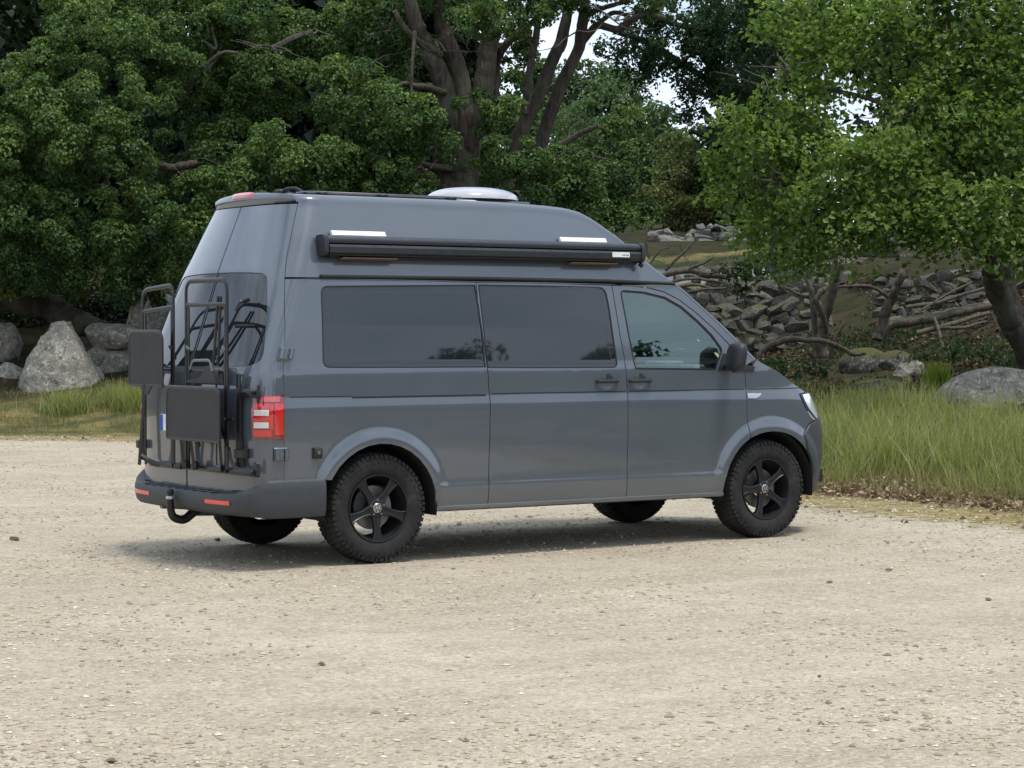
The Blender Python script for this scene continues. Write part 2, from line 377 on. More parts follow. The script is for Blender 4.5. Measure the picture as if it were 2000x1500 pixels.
# ------------------------------------------------------------------ leaves, trees
def leaf_cloud(C, A, Nn, ln, wd, tone, fold=.25):
    """C base points, A leaf axis, Nn leaf normal: two folded triangles per leaf"""
    A = nrm(A); B = nrm(np.cross(Nn, A)); Nn = np.cross(A, B); ln = ln[:, None]; wd = wd[:, None]
    v0 = C; v2 = C+A*ln-Nn*ln*.12; m = C+A*ln*.52; v1 = m+B*wd*.5+Nn*wd*fold; v3 = m-B*wd*.5+Nn*wd*fold
    V = np.stack([v0, v1, v2, v3], 1).reshape(-1, 3); i = np.arange(len(C))*4
    F = np.concatenate([np.stack([i, i+2, i+1], 1), np.stack([i, i+3, i+2], 1)])
    return V, F, np.repeat(tone, 4)
def sprays(c, rad, dens, nl, sr, ln, asp, r, squash=.8, fill=.35, upw=.55, tonebias=0., dome=True):
    """leaf sprays over an ellipsoid clump: centre c, radius rad; returns leaf arrays"""
    ns = max(4, int(dens*rad*rad*12.6*squash)); d = nrm(r.normal(size=(ns, 3)))
    rr = np.where(r.random(ns) < fill, r.uniform(.25, .8, ns), r.uniform(.82, 1.12, ns))
    sc = np.array(c)+d*rr[:, None]*rad*np.array([1, 1, squash])
    ax = nrm(d*.55+np.array([0, 0, upw])+r.normal(size=(ns, 3))*.38); t = np.clip(r.normal(.42, .22, ns)+.22*d[:, 2]+.25*(rr-.8)+tonebias, 0, 1)  # tone also paints light on clump tops and rims, shade inside
    n = ns*nl; I = np.repeat(np.arange(ns), nl); a = ax[I]
    if dome:
        q = nrm(r.normal(size=(n, 3))); q = np.where(np.sum(q*a, 1, keepdims=True) < -.35, -q, q); sz = r.uniform(.65, 1.3, ns)[I, None]
        C = sc[I]+q*sr*sz*r.uniform(.72, 1.08, (n, 1))*np.array([1, 1, .8]); Nn = nrm(q*.9+np.array([0, 0, .35])+r.normal(size=(n, 3))*.38)
        A = nrm(np.cross(Nn, r.normal(size=(n, 3)))+q*.35-np.array([0, 0, .15])); L_ = ln*r.uniform(.7, 1.25, n)
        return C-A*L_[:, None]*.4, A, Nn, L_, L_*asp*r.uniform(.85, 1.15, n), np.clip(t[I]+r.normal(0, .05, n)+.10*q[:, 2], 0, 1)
    q = nrm(r.normal(size=(n, 3))); q = nrm(q-a*np.sum(q*a, 1, keepdims=True))
    rho = sr*np.sqrt(r.random(n))
    C = sc[I]+q*rho[:, None]+a*(r.normal(size=n)*sr*.28+(sr-rho)*.35)[:, None]
    A = nrm(q*.8+a*.35+r.normal(size=(n, 3))*.35-np.array([0, 0, .12])); Nn = nrm(a+r.normal(size=(n, 3))*.45)
    L_ = ln*r.uniform(.7, 1.25, n); return C, A, Nn, L_, L_*asp*r.uniform(.85, 1.15, n), np.clip(t[I]+r.normal(0, .06, n), 0, 1)
def crown(parent, clumps, mat, dens=7, nl=16, sr=.22, ln=.12, asp=.6, seed=0, squash=.8, fill=.35, name='crown', upw=.55, fold=.25, dome=True):
    r = np.random.default_rng(seed); parts = []
    for c in clumps:
        p = at(c[0], c[1], c[2]); parts.append(sprays(p, c[3]*c[2]/FPX, dens*(c[4] if len(c) > 4 else 1), nl, sr, ln, asp, r, squash, fill, upw, c[5] if len(c) > 5 else 0., dome))
    arr = [np.concatenate(z) for z in zip(*parts)]
    V, F, tn = leaf_cloud(*arr, fold=fold); org = np.array(parent.location) if parent is not None else np.zeros(3)
    me = mesh_np(name, V-org, F, mat); me.attributes.new('tone', 'FLOAT', 'POINT').data.foreach_set('value', tn.astype(np.float32))
    return link(name, me, parent)
def limbs(parent, name, lines, mat, seed=0, n=10, wig=.04, kind=None):
    """lines: lists of (px, py, D, radius m)"""
    r = np.random.default_rng(seed); org = np.array(parent.location) if parent is not None else np.zeros(3); mb = MB(); o = None
    for ln_ in lines:
        P = spline(ln_, 10); m = len(P); X = np.array([at(*q[:3]) for q in P])-org; u = np.arange(m)
        for k in range(3):
            w_ = np.convolve(r.normal(size=m+8), np.ones(5)/5, 'same')[4:-4]; X[:, k] += w_*wig*P[:, 3]*6
        rad = P[:, 3]*(1+.035*np.convolve(r.normal(size=m+8), np.ones(5)/2.2, 'same')[4:-4]); nn = 16 if P[:, 3].max() > .12 else n
        mb.tube(X, np.maximum(rad, .004), nn)
        if P[:, 3].max() > .05:                               # ridges and knots of the bark
            V = np.array(mb.v[-m*nn:]).reshape(m, nn, 3); c = V.mean(1, keepdims=True); g = np.array([np.convolve(r.normal(size=m+12), np.ones(9)/3, 'same')[6:-6] for _ in range(nn)]).T
            rid = r.normal(size=(1, nn))*.055+np.clip(g, -2, 2)*.028
            V = c+(V-c)*(1+rid[..., None]); mb.v[-m*nn:] = [tuple(p) for p in V.reshape(-1, 3)]
        if not kind: o = mb.build(name, mat, parent, 70); mb = MB()
    if kind: o = mb.build(name, mat, parent, 70); o['kind'] = kind
    return o
def twigs(lines_from, r, n, D, l=(30, 90), rad=.018, up=-.3, spread=1.2):
    out = []
    for _ in range(n):
        x, y = lines_from[r.integers(len(lines_from))]; a = r.uniform(0, 6.28); q = []; ll = r.uniform(*l)
        for k in range(4):
            q.append((x, y, D+r.normal()*.25, rad*(1-.22*k))); a += r.normal()*.45; x += math.cos(a)*ll/3; y += math.sin(a)*ll/3*.7+up*ll/9
        out.append(q)
    return out

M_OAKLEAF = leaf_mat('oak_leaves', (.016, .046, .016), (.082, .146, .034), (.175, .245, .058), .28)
M_OAKLEAF2 = leaf_mat('old_oak_leaves', (.012, .034, .014), (.030, .072, .022), (.065, .12, .034), .26)
M_HAZEL = leaf_mat('hazel_leaves', (.040, .085, .018), (.16, .24, .055), (.29, .365, .11), .5)
M_FARLEAF = leaf_mat('far_leaves', (.055, .095, .045), (.105, .165, .070), (.16, .225, .095))
M_OLIVE = leaf_mat('olive_leaves', (.06, .085, .03), (.12, .145, .045), (.19, .20, .07))
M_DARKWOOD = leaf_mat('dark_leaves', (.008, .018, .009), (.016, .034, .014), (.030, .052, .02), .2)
M_UNDER = leaf_mat('undergrowth_leaves', (.016, .034, .010), (.034, .066, .018), (.06, .10, .028))

def tree(name, base_px, D, label, cat='tree', group=None):
    return empty(name, tuple(ground_at(base_px, D)), label, cat, group)

def fill_clumps(r, x0, x1, y0, y1, D, dD, rad, n, skip=None):
    out = []
    for _ in range(n*6):
        x, y = r.uniform(x0, x1), r.uniform(y0, y1)
        if skip and skip(x, y): continue
        out.append((x, y, D+r.uniform(-dD, dD), r.uniform(*rad)))
        if len(out) >= n: break
    return out

# left oak
r1 = np.random.default_rng(11)
lo = tree('oak_tree', 60, 43, 'broad oak on the left with a low dark limb sweeping down behind the pointed boulder')
cl = [(205, 70, 41, 95, 1, .12), (120, 150, 41, 80, 1, .1), (60, 215, 40.5, 110, 1, .1), (150, 260, 40, 105, 1, .12), (235, 200, 40.5, 85, 1, .08), (300, 120, 41.5, 85, 1, .04), (20, 330, 40, 95, 1, .08),
      (215, 300, 40, 70, 1, .1), (330, 60, 42.5, 90), (420, 60, 42.5, 95), (390, 180, 43, 70, .8, -.1), (110, 345, 41, 80), (60, 430, 40, 85, 1, .04), (150, 445, 40, 85, 1, .04), (240, 430, 40, 80, 1, .06), (330, 440, 40.5, 75, 1, .03),
      (100, 500, 40.5, 70), (200, 500, 40.5, 65), (290, 480, 41, 65), (20, 500, 41, 80), (330, 505, 41, 45), (420, 385, 41, 60, 1, .05), (500, 350, 40.5, 65, 1, .1), (540, 300, 40.5, 60, 1, .14), (590, 345, 40.5, 55, 1, .08),
      (640, 330, 41, 60), (455, 300, 42.5, 70, .8, -.1), (520, 160, 42.5, 75), (560, 90, 43, 80, .9, -.05), (620, 190, 42.5, 70), (690, 190, 41.5, 75, 1, .06), (650, 100, 43, 75, .9, -.1), (700, 60, 43, 70), (480, 60, 43.5, 80, .9, -.05),
      (720, 250, 41.5, 60), (680, 300, 42, 60), (460, 200, 43, 70, .8, -.05), (-40, 250, 41, 110), (-40, 420, 41, 100), (250, 20, 42.5, 80), (160, 20, 42.5, 60), (400, 120, 43.5, 70, .8, -.1), (370, 340, 43, 60, .6, -.15), (300, 330, 43.5, 60, .5, -.2), (350, 250, 43.5, 60, .6, -.12), (60, 545, 41.5, 55, 1, -.05), (150, 545, 41.5, 50, 1, -.05), (240, 540, 41.5, 50, 1, -.05), (325, 560, 42, 45, 1, -.1), (20, 560, 43, 70, 1, -.15), (-60, 540, 42, 80), (200, 590, 45, 60, .8, -.25), (100, 600, 45.5, 50, .7, -.25), (290, 610, 45, 55, .8, -.25)]
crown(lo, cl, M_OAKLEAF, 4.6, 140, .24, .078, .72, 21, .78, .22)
limbs(lo, 'trunk', [[(-120, 640, 44, .55), (-110, 560, 43.5, .5), (-100, 420, 43.5, .4), (-80, 250, 43.5, .3)]], M_DARKBARK, 5)
limbs(lo, 'limb', [[(-140, 510, 42, .30), (-40, 545, 42, .30), (40, 580, 42, .30), (110, 615, 42, .26), (170, 640, 42, .22), (235, 662, 42, .18), (320, 690, 42, .12)]], M_DARKBARK, 6)
limbs(lo, 'branch', [[(290, 312, 42, .07), (315, 325, 41.6, .09), (350, 325, 41.5, .09), (385, 318, 41.6, .07)], [(360, 185, 42.2, .06), (385, 150, 42, .06), (410, 130, 42, .05), (430, 100, 42, .04)], [(385, 140, 42, .05), (430, 105, 41.9, .035), (465, 103, 41.9, .03)],
      [(530, 95, 42.3, .06), (570, 75, 42.2, .05), (610, 60, 42.2, .035)], [(410, 45, 42.2, .03), (420, 95, 42, .03), (380, 63, 42, .02)], [(120, 345, 41, .04), (160, 320, 40.8, .035), (180, 300, 40.7, .02)], [(200, 320, 41, .05), (215, 370, 41, .04), (230, 395, 41, .03)],
      [(120, 570, 41.5, .035), (165, 575, 41.3, .03), (200, 560, 41.2, .02)], [(30, 585, 41.5, .03), (90, 560, 41.3, .025), (130, 530, 41.2, .02)]] , M_TWIG, 7, 7)
limbs(lo, 'twigs', twigs([(400, 130), (530, 90), (340, 330), (180, 320), (620, 60), (200, 45), (450, 330), (260, 470)], r1, 34, 41.6), M_TWIG, 71, 6, kind='stuff')

# centre oak with many stems
co = tree('oak_tree', 905, 43, 'many-stemmed oak behind the van roof with bare grey stems fanning out to the sky')
limbs(co, 'trunk', [[(900, 690, 43, .72), (898, 560, 43, .66), (893, 430, 43, .60), (890, 350, 43, .50), (888, 300, 43, .38)]], M_OAKBARK, 8, 14)
st = [[(880, 360, 43, .36), (872, 260, 42.8, .34), (868, 170, 42.6, .30), (840, 100, 42.5, .25), (815, 50, 42.3, .22), (796, -30, 42, .18)],
      [(895, 360, 43, .38), (905, 240, 43, .34), (893, 140, 43, .28), (866, 60, 43, .24), (848, -40, 43, .2)],
      [(905, 370, 43.2, .36), (928, 250, 43.3, .32), (945, 160, 43.3, .30), (955, 80, 43.3, .26), (968, -40, 43.3, .22)],
      [(966, 190, 43.5, .13), (972, 120, 43.5, .13), (990, 85, 43.3, .12), (1025, 58, 43.2, .10), (1060, 20, 43, .08)],
      [(985, 370, 44, .22), (1010, 280, 44, .22), (1045, 200, 44, .2), (1075, 130, 44, .18), (1100, 70, 44, .17), (1112, 0, 44, .15), (1120, -50, 44, .12)],
      [(1040, 360, 44.4, .2), (1066, 250, 44.4, .2), (1092, 180, 44.3, .19), (1128, 100, 44.2, .17), (1140, 30, 44, .16), (1150, -40, 44, .12)],
      [(1025, 220, 43.6, .13), (1035, 130, 43.6, .12), (1048, 60, 43.5, .1), (1055, -20, 43.5, .09)],
      [(1128, 95, 44.2, .11), (1165, 50, 44, .11), (1205, 58, 43.8, .11), (1230, 40, 43.6, .10), (1262, 28, 43.5, .09), (1300, 36, 43.4, .07)],
      [(1135, 30, 44, .10), (1180, 15, 43.8, .08), (1230, 0, 43.6, .07)], [(1165, 50, 44, .07), (1200, 25, 43.9, .07), (1245, 40, 43.8, .05)],
      [(905, 330, 43, .24), (930, 260, 42.8, .22), (940, 215, 42.8, .18)], [(940, 215, 42.8, .16), (955, 245, 42.6, .14), (965, 265, 42.5, .1)],
      [(975, 350, 42.5, .10), (1040, 310, 42.2, .13), (1085, 287, 42, .11), (1130, 262, 41.8, .09), (1170, 245, 41.6, .06)], [(1075, 297, 42, .06), (1130, 300, 41.8, .045), (1190, 312, 41.6, .03)],
      [(870, 180, 42.4, .10), (820, 170, 42, .10), (785, 165, 41.8, .08), (765, 178, 41.7, .06)], [(862, 110, 42.5, .12), (800, 65, 42.2, .10), (770, 20, 42, .08)], [(810, 60, 42, .06), (805, 130, 41.8, .05), (803, 205, 41.7, .04)],
      [(880, 330, 42.6, .12), (845, 325, 42.3, .1), (820, 318, 42.2, .06)], [(735, 240, 42, .12), (750, 255, 42, .09), (772, 262, 42, .06)], [(880, 380, 42.5, .14), (835, 345, 42.2, .1), (820, 325, 42, .07)]]
limbs(co, 'stem', [[(a, b, c, d*.64) for a, b, c, d in l] for l in st], M_OAKBARK, 9, 10)
limbs(co, 'twigs', twigs([(870, 100), (760, 60), (800, 170), (900, 60), (1040, 90), (1200, 40), (1090, 290), (840, 330), (1130, 60), (730, 120), (980, 60)], r1, 46, 42.4, (30, 110), .016), M_TWIG, 10, 6, kind='stuff')
cl = [(790, 215, 40.8, 50, 1, .1), (760, 250, 41, 55), (850, 230, 41, 42, 1, .05), (745, 300, 41, 50), (700, 340, 41, 55, 1, .05), (760, 350, 41, 45, 1, .06), (830, 290, 41.2, 50), (800, 370, 41, 40), (990, 235, 41.6, 48, 1, -.05),
      (1010, 300, 41.5, 52), (965, 345, 41.4, 45), (1060, 345, 41.6, 52), (1120, 335, 42, 55, 1, -.05), (1170, 370, 42, 58, 1, -.05), (1225, 350, 42.5, 62, 1, -.1), (1210, 290, 43, 55, 1, -.05), (1250, 410, 42.5, 48, 1, -.05), (1235, 250, 43.5, 50, 1, -.05), (1130, 400, 41.6, 50), (1190, 430, 42, 45), (925, 200, 41.5, 26),
      (935, 40, 41.5, 52, 1, .06), (985, 25, 42, 48), (1040, 12, 42, 42), (1075, 25, 43, 30), (1000, -20, 42, 60), (900, -30, 42.5, 60), (820, -10, 43, 55), (760, 10, 42.5, 65, 1, .02), (740, 110, 43, 65, .8, -.08), (800, 120, 44.5, 60, .8, -.12), (760, 170, 43.5, 50, .8, -.05), (1080, -30, 43, 60), (1160, -25, 43.5, 60), (1240, -20, 43.5, 60), (1010, 65, 43.5, 22), (1035, 95, 44, 18), (998, 150, 45, 22), (1012, 105, 45, 26), (975, 250, 45, 30), (1060, 150, 46, 20),
      (800, 260, 44, 60, .7, -.15), (950, 260, 44.5, 45, .5, -.1), (840, 60, 45, 60, .6, -.15)]
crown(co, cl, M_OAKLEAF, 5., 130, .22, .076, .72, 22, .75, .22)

# dark oak reaching in from the back right
do = tree('oak_tree', 1420, 50, 'dark oak high behind the hazel, sky glinting through its leaves')
cl = [(1210, 75, 47, 42), (1240, 110, 47, 42), (1290, 120, 47, 50), (1330, 155, 47.5, 48), (1360, 190, 47.5, 42), (1320, 95, 47, 60), (1380, 120, 47, 62), (1430, 70, 47, 75), (1350, 40, 46.5, 70), (1290, 50, 46.5, 55), (1450, 160, 47.5, 60), (1500, 110, 48, 75), (1480, 20, 47, 80), (1400, 205, 48, 40),
      (1440, 240, 48.5, 38), (1240, 45, 46.5, 40), (1400, -20, 47, 90), (1560, 60, 48, 80), (1560, 180, 48.5, 55), (1490, 215, 48.5, 50), (1340, 220, 48, 22), (1260, 155, 47.5, 24)]
crown(do, cl, M_OAKLEAF2, 3.2, 90, .25, .088, .68, 23, .75, .25)
limbs(do, 'trunk', [[(1530, 620, 50, .26), (1520, 480, 50, .24), (1490, 300, 49.5, .2), (1440, 180, 49, .16), (1370, 100, 48, .10)], [(1490, 300, 49.5, .15), (1480, 180, 48.5, .15), (1530, 80, 48, .1)]] , M_DARKBARK, 12)
limbs(do, 'branch', [[(1410, 170, 48, .08), (1340, 130, 47.4, .07), (1270, 85, 47, .06), (1200, 62, 46.6, .05)], [(1420, 120, 47.5, .07), (1350, 60, 47, .06), (1290, 40, 46.6, .05)]], M_DARKBARK, 13, 6)
limbs(do, 'twigs', twigs([(1330, 120), (1400, 80), (1450, 170), (1500, 100), (1380, 190)], r1, 22, 47.2, (40, 100)), M_DARKBARK, 131, 6, kind='stuff')

# trees far off in the gap
ft = tree('broadleaf_tree', 1130, 80, 'hazy pale green tree far off in the gap left of the dark oak')
crown(ft, [(1150, 165, 80, 55), (1205, 195, 79, 60), (1100, 210, 80, 60), (1050, 250, 79, 55), (1170, 250, 78, 70), (1240, 250, 79, 60), (1110, 300, 78, 75), (1200, 320, 78, 80), (1270, 310, 78, 60), (1020, 300, 79, 55), (1290, 260, 80, 45), (985, 270, 81, 35), (1050, 200, 81, 35), (1070, 160, 80, 36), (1035, 150, 81, 26)], M_FARLEAF, 2.6, 50, .40, .2, .65, 24, .85)
limbs(ft, 'trunk', [[(1150, 640, 80, .5), (1150, 450, 80, .45), (1150, 250, 80, .25)]], M_DARKBARK, 14)
ft = tree('broadleaf_tree', 1335, 66, 'olive green tree behind the pale stones to the right of the van roof')
crown(ft, [(1340, 300, 66, 50), (1300, 340, 65, 45), (1370, 345, 65.5, 52), (1330, 385, 65, 50), (1390, 400, 65, 48), (1290, 400, 64, 40, 1, .1), (1420, 350, 66, 50), (1340, 430, 64, 40, 1, .1), (1400, 440, 64.5, 35), (1440, 420, 66, 45)], M_OLIVE, 4., 46, .30, .15, .6, 25, .9)
limbs(ft, 'trunk', [[(1335, 560, 66, .25), (1335, 450, 66, .2), (1340, 330, 66, .12)]], M_DARKBARK, 15)
ft = tree('bush', 1110, 60, 'grey-green willow bush low in the gap behind the oak stems', 'bush')
crown(ft, [(1090, 245, 60, 42), (1130, 240, 60, 42), (1150, 285, 59.5, 48), (1200, 290, 60, 40), (1110, 300, 59.5, 48), (1170, 330, 59, 50), (1080, 320, 59.5, 40)], M_FARLEAF, 4, 34, .22, .13, .35, 26, .8)
limbs(ft, 'trunk', [[(1120, 620, 60, .12), (1125, 450, 60, .1), (1120, 280, 60, .05)]], M_DARKBARK, 16)

# the hazel on the right
hz = tree('hazel_tree', 2020, 29.5, 'light green hazel on the right, its leaning trunk at the picture edge')
rh = np.random.default_rng(31)
cl = [(1640, 60, 29.5, 75, 1, .08), (1720, 60, 29, 80, 1, .08), (1580, 110, 29.5, 65, 1, .05), (1680, 140, 29, 62, 1, .05), (1560, 190, 29.5, 55), (1490, 240, 29.2, 62, 1, .0), (1570, 250, 29, 65, 1, .05), (1440, 300, 29.3, 50), (1520, 310, 29, 65, 1, .03), (1440, 365, 29.3, 45, 1, -.05), (1520, 385, 29.2, 55, .8, -.1),
      (1640, 320, 28.5, 72, 1, .12), (1720, 330, 28.3, 80, 1, .1), (1800, 300, 28.5, 85, 1, .06), (1620, 400, 28.5, 70, 1, .05), (1700, 420, 28.2, 75, 1, .06), (1790, 410, 28.2, 85, 1, .05), (1880, 420, 28, 85, 1, .08), (1960, 400, 28, 85, 1, .1), (1520, 460, 28.8, 52, 1, .05), (1600, 480, 28.5, 48, 1, .08), (1490, 430, 29, 42), (1560, 510, 28.6, 30, 1, .05),
      (1820, 210, 28.8, 85, 1, .05), (1900, 250, 28.5, 90), (1980, 280, 28.3, 85), (1840, 110, 29, 80, 1, .06), (1930, 130, 28.8, 85, 1, .04), (1800, 30, 29.3, 75), (1900, 20, 29, 85), (2000, 60, 28.8, 90), (2010, 170, 28.5, 85), (2050, 330, 28.3, 90), (1690, 480, 28.6, 45, .8, -.05), (1860, 480, 28, 45), (1950, 490, 27.8, 50, 1, .08), (2030, 470, 27.8, 70), (1770, 480, 28.4, 40, .8, -.05),
      (1700, 205, 29.5, 34, .7), (1610, 185, 29.8, 30, .6), (1760, 170, 29.6, 48), (1770, 270, 29, 40), (1500, 60, 29.8, 40), (1540, 20, 30, 55), (1425, 240, 29.4, 40, 1, .05), (1408, 400, 29.4, 36, 1, .05), (1455, 465, 29.1, 38, 1, .08), (1405, 320, 29.4, 34), (1530, 505, 28.9, 32, 1, .1), (1640, 500, 28.5, 34, 1, .1), (1660, -10, 29.8, 70), (1780, -30, 29.5, 80), (1900, -50, 29.2, 90), (2040, -40, 29, 90)]
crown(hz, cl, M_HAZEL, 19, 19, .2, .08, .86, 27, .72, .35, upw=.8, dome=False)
limbs(hz, 'trunk', [[(2045, 760, 29.5, .20), (2014, 700, 29.5, .17), (1982, 640, 29.4, .15), (1954, 580, 29.3, .14), (1938, 520, 29.2, .14), (1930, 440, 29.1, .15), (1905, 340, 29, .12), (1870, 240, 29, .09), (1850, 140, 29, .06)],
      [(1990, 660, 29.7, .14), (1975, 600, 29.9, .13), (1962, 530, 30, .12), (1985, 420, 29.9, .1), (2010, 300, 29.6, .07)]], M_DARKBARK, 17)
limbs(hz, 'branch', [[(1932, 450, 29.1, .08), (1860, 380, 28.9, .06), (1760, 330, 28.8, .045), (1660, 300, 28.7, .03)], [(1910, 350, 29, .07), (1820, 260, 29, .05), (1720, 200, 29.2, .035), (1600, 170, 29.5, .02)], [(1930, 470, 29, .06), (1830, 450, 28.8, .045), (1700, 440, 28.7, .03), (1600, 440, 28.7, .02)]], M_TWIG, 18, 8)
limbs(hz, 'twigs', twigs([(1480, 350), (1530, 340), (1560, 360), (1500, 170), (1860, 330), (1900, 290), (1940, 240), (1880, 190), (1650, 400), (1760, 230), (1960, 330), (1850, 60), (1930, 90), (1540, 130)], rh, 90, 28.9, (40, 110), .011), M_TWIG, 181, 5, kind='stuff')

rq = np.random.default_rng(48)
crown(tag(empty('far_hedgerow', tuple(ground_at(1200, 92)), 'dull green hedgerow closing the gap low behind the willow', 'hedge'), None), fill_clumps(rq, 960, 1480, 330, 470, 92, 3, (40, 70), 46), M_FARLEAF, 2.6, 40, .42, .26, .7, 49, .85, name='foliage')
# wood behind everything on the left, and the wood across the lot that the paint mirrors
def mass(name, clumps, mat, seed, label, **kw):
    o = crown(None, clumps, mat, seed=seed, name=name, **kw); return tag(o, label, kind='stuff')
rm = np.random.default_rng(41)
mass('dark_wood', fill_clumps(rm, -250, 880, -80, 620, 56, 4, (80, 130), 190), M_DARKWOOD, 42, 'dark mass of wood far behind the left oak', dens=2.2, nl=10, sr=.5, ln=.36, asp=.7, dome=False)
mass('added_shade_leaves', fill_clumps(rm, -150, 340, 585, 660, 45, .8, (30, 48), 46), M_DARKWOOD, 47, 'near-black leaves added as shade under the low oak limb behind the boulders', dens=6, nl=14, sr=.26, ln=.13, asp=.7)  # near-black leaves added to darken the gap behind the boulders
mass('added_shade_thicket', fill_clumps(rm, -150, 420, 520, 690, 48.5, 1.2, (45, 75), 60), M_DARKWOOD, 44, 'near-black leaf mass added as shade beneath the low oak limb', dens=5, nl=14, sr=.34, ln=.16, asp=.7)  # near-black foliage added to deepen the shade under the oak
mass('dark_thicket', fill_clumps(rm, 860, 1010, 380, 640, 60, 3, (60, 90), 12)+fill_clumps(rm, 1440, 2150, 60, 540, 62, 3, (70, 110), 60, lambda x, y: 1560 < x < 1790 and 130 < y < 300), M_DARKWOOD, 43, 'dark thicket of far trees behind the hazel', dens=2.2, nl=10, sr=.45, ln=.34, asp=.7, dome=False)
def wood_behind():
    r = np.random.default_rng(77); parts = []
    for k in range(150):
        a = r.uniform(R(105), R(345)); d = r.uniform(62, 85); h = r.uniform(2.5, 6.5); x, y = 4+d*math.cos(a), -8+d*math.sin(a)
        if y > 10: continue
        for q in range(2): parts.append(sprays((x+r.normal()*2, y+r.normal()*2, h*(.35+.5*q)), h*.5, .8, 8, 1.2, .9, .8, r, .9, dome=False))
    for x, y, z, rad in ((21, -35, 8.2, 2.2), (22.5, -34.5, 9.6, 1.5), (27.5, -37, 8.6, 2.3), (29, -36.5, 10.2, 1.6), (19, -37, 6, 2.6), (24.5, -38, 6.2, 2.8), (31, -38, 6.5, 2.6), (-38, -12, 7, 3), (-40, -6, 8, 3)): z = z*.82 if x > 0 else z; parts.append(sprays((x, y, z), rad, 5., 40, .55, .2, .7, r, .9)); parts.append(sprays((x, y, z*.45), rad, 2.2, 16, .6, .35, .7, r, .9, dome=False))
    arr = [np.concatenate(z) for z in zip(*parts)]; V, F, tn = leaf_cloud(*arr)
    me = mesh_np('far_wood', V, F, M_OAKLEAF2); me.attributes.new('tone', 'FLOAT', 'POINT').data.foreach_set('value', tn.astype(np.float32))
    tag(link('far_wood', me), 'line of trees on the far side of the car park', kind='stuff')
wood_behind()
# ------------------------------------------------------------------ boulders on the left
def pointed_boulder(px, D, label):
    bm = bmesh.new(); r = np.random.default_rng(4)
    for u, v, z in ((-.80, .1, -.1), (-.55, -.45, -.1), (.1, -.62, -.1), (.62, -.42, -.1), (.72, .2, -.1), (.2, .6, -.1), (-.5, .5, -.1), (-.70, -.05, .35), (-.52, -.30, .62), (-.28, -.22, 1.02), (-.10, -.20, 1.22), (.12, -.16, 1.26), (.20, .05, 1.22), (.34, -.2, .90), (.50, -.35, .42), (.48, .15, .62), (-.2, .3, 1.0), (.05, -.5, .5), (-.38, -.46, .28)):
        p = RT*u+np.array([FW[0], FW[1], 0])*v; bm.verts.new((p[0], p[1], z*.90))
    bmesh.ops.convex_hull(bm, input=bm.verts); bmesh.ops.triangulate(bm, faces=bm.faces)
    for _ in range(4): bmesh.ops.subdivide_edges(bm, edges=bm.edges, cuts=1, use_grid_fill=True)
    for v in bm.verts:
        q = np.array(v.co); f = 0
        for k, (sc, am) in enumerate(((.5, .045), (.22, .03), (.1, .018), (.05, .010))): f += am*float(wob(q[0]*1.1+q[2]*.6, q[1]+q[2]*.8, sc, k+2))
        v.co = Vector(q*(1+f))
    me = bpy.data.meshes.new('boulder'); bm.to_mesh(me); bm.free()
    for p in me.polygons: p.use_smooth = True
    me.set_sharp_from_angle(angle=R(26)); me.materials.append(M_ROCK); o = link('boulder', me); o.location = ground_at(px, D, -.03); tag(o, label, 'boulder')
    m = MB()
    for k in range(9): m.hull([tuple(np.array([r.uniform(-.2, .2), r.uniform(-.1, .1), 1.085])+r.normal(size=3)*np.array([.05, .04, .03])) for _ in range(7)])
    m.build('broken_tip', simple('fresh_orange_stone', (.36, .24, .14), .9, var=.3), o, 20)['kind'] = 'stuff'
pointed_boulder(118, 40, 'tall pointed grey boulder with a broken orange tip, left of the folding racks')
boulder(-5, 42, (1.1, 1., .85), 5, 'rounded grey boulder cut off by the left picture edge', rz=.8)
boulder(222, 41.5, (1.1, .9, .62), 8, 'grey boulder propped on the slab right of the pointed boulder', up=.32, rz=-.4)
boulder(215, 41.3, (1.3, 1., .55), 9, 'low slab under the propped boulder right of the pointed boulder', rz=.5)
boulder(262, 42.5, (1.1, 1., 1.2), 12, 'tall grey boulder half hidden behind the left folding rack', rz=1.2, peak=.3)
boulder(178, 40.4, (.55, .5, .62), 14, 'small leaning stone wedged at the foot of the pointed boulder', peak=.3)
boulder(22, 40.8, (.75, .6, .34), 15, 'flat dark stone lying left of the pointed boulder')
boulder(70, 39.9, (.5, .45, .25), 16, 'small stone lying at the left foot of the pointed boulder')
boulder(315, 44, (1.6, 1.2, 1.0), 19, 'grey boulder in the shade behind the rear of the van', rz=.4)
boulder(40, 47, (1.4, 1., .8), 20, 'mossy boulder deep in the shade under the low oak limb', M_MOSSROCK)
# right
boulder(1952, ground_px(1952, 785), (1.62, 1.1, .52), 23, 'long pale lichened boulder lying in the grass at the right edge', rough=.10, up=-.06, rz=-.5, planes=4)
boulder(1872, ground_px(1872, 784), (.42, .4, .27), 24, 'small round stone against the left end of the long lichened boulder', up=-.04, planes=5)
boulder(1690, ground_px(1690, 720), (.85, .8, .40), 25, 'moss-capped rock between the two dead trees', M_MOSSROCK, rz=.4)
boulder(1752, ground_px(1752, 716), (.7, .6, .3), 26, 'low mossy hummock right of the moss-capped rock', M_MOSSROCK)
boulder(1782, ground_px(1782, 732), (.62, .5, .28), 27, 'white-spotted stone in the shade left of the broom', M_ROCK)
boulder(1712, ground_px(1712, 765), (.9, .7, .34), 28, 'low mossy rock at the top of the tall grass', M_MOSSROCK)
boulder(1400, 41.5, (.8, .7, .5), 29, 'grey rock on the bank beside the van bonnet', M_MOSSROCK)
boulder(1720, 40.6, (.95, .8, .85), 30, 'big dark boulder standing in the upper wall', M_WALL, up=.45)
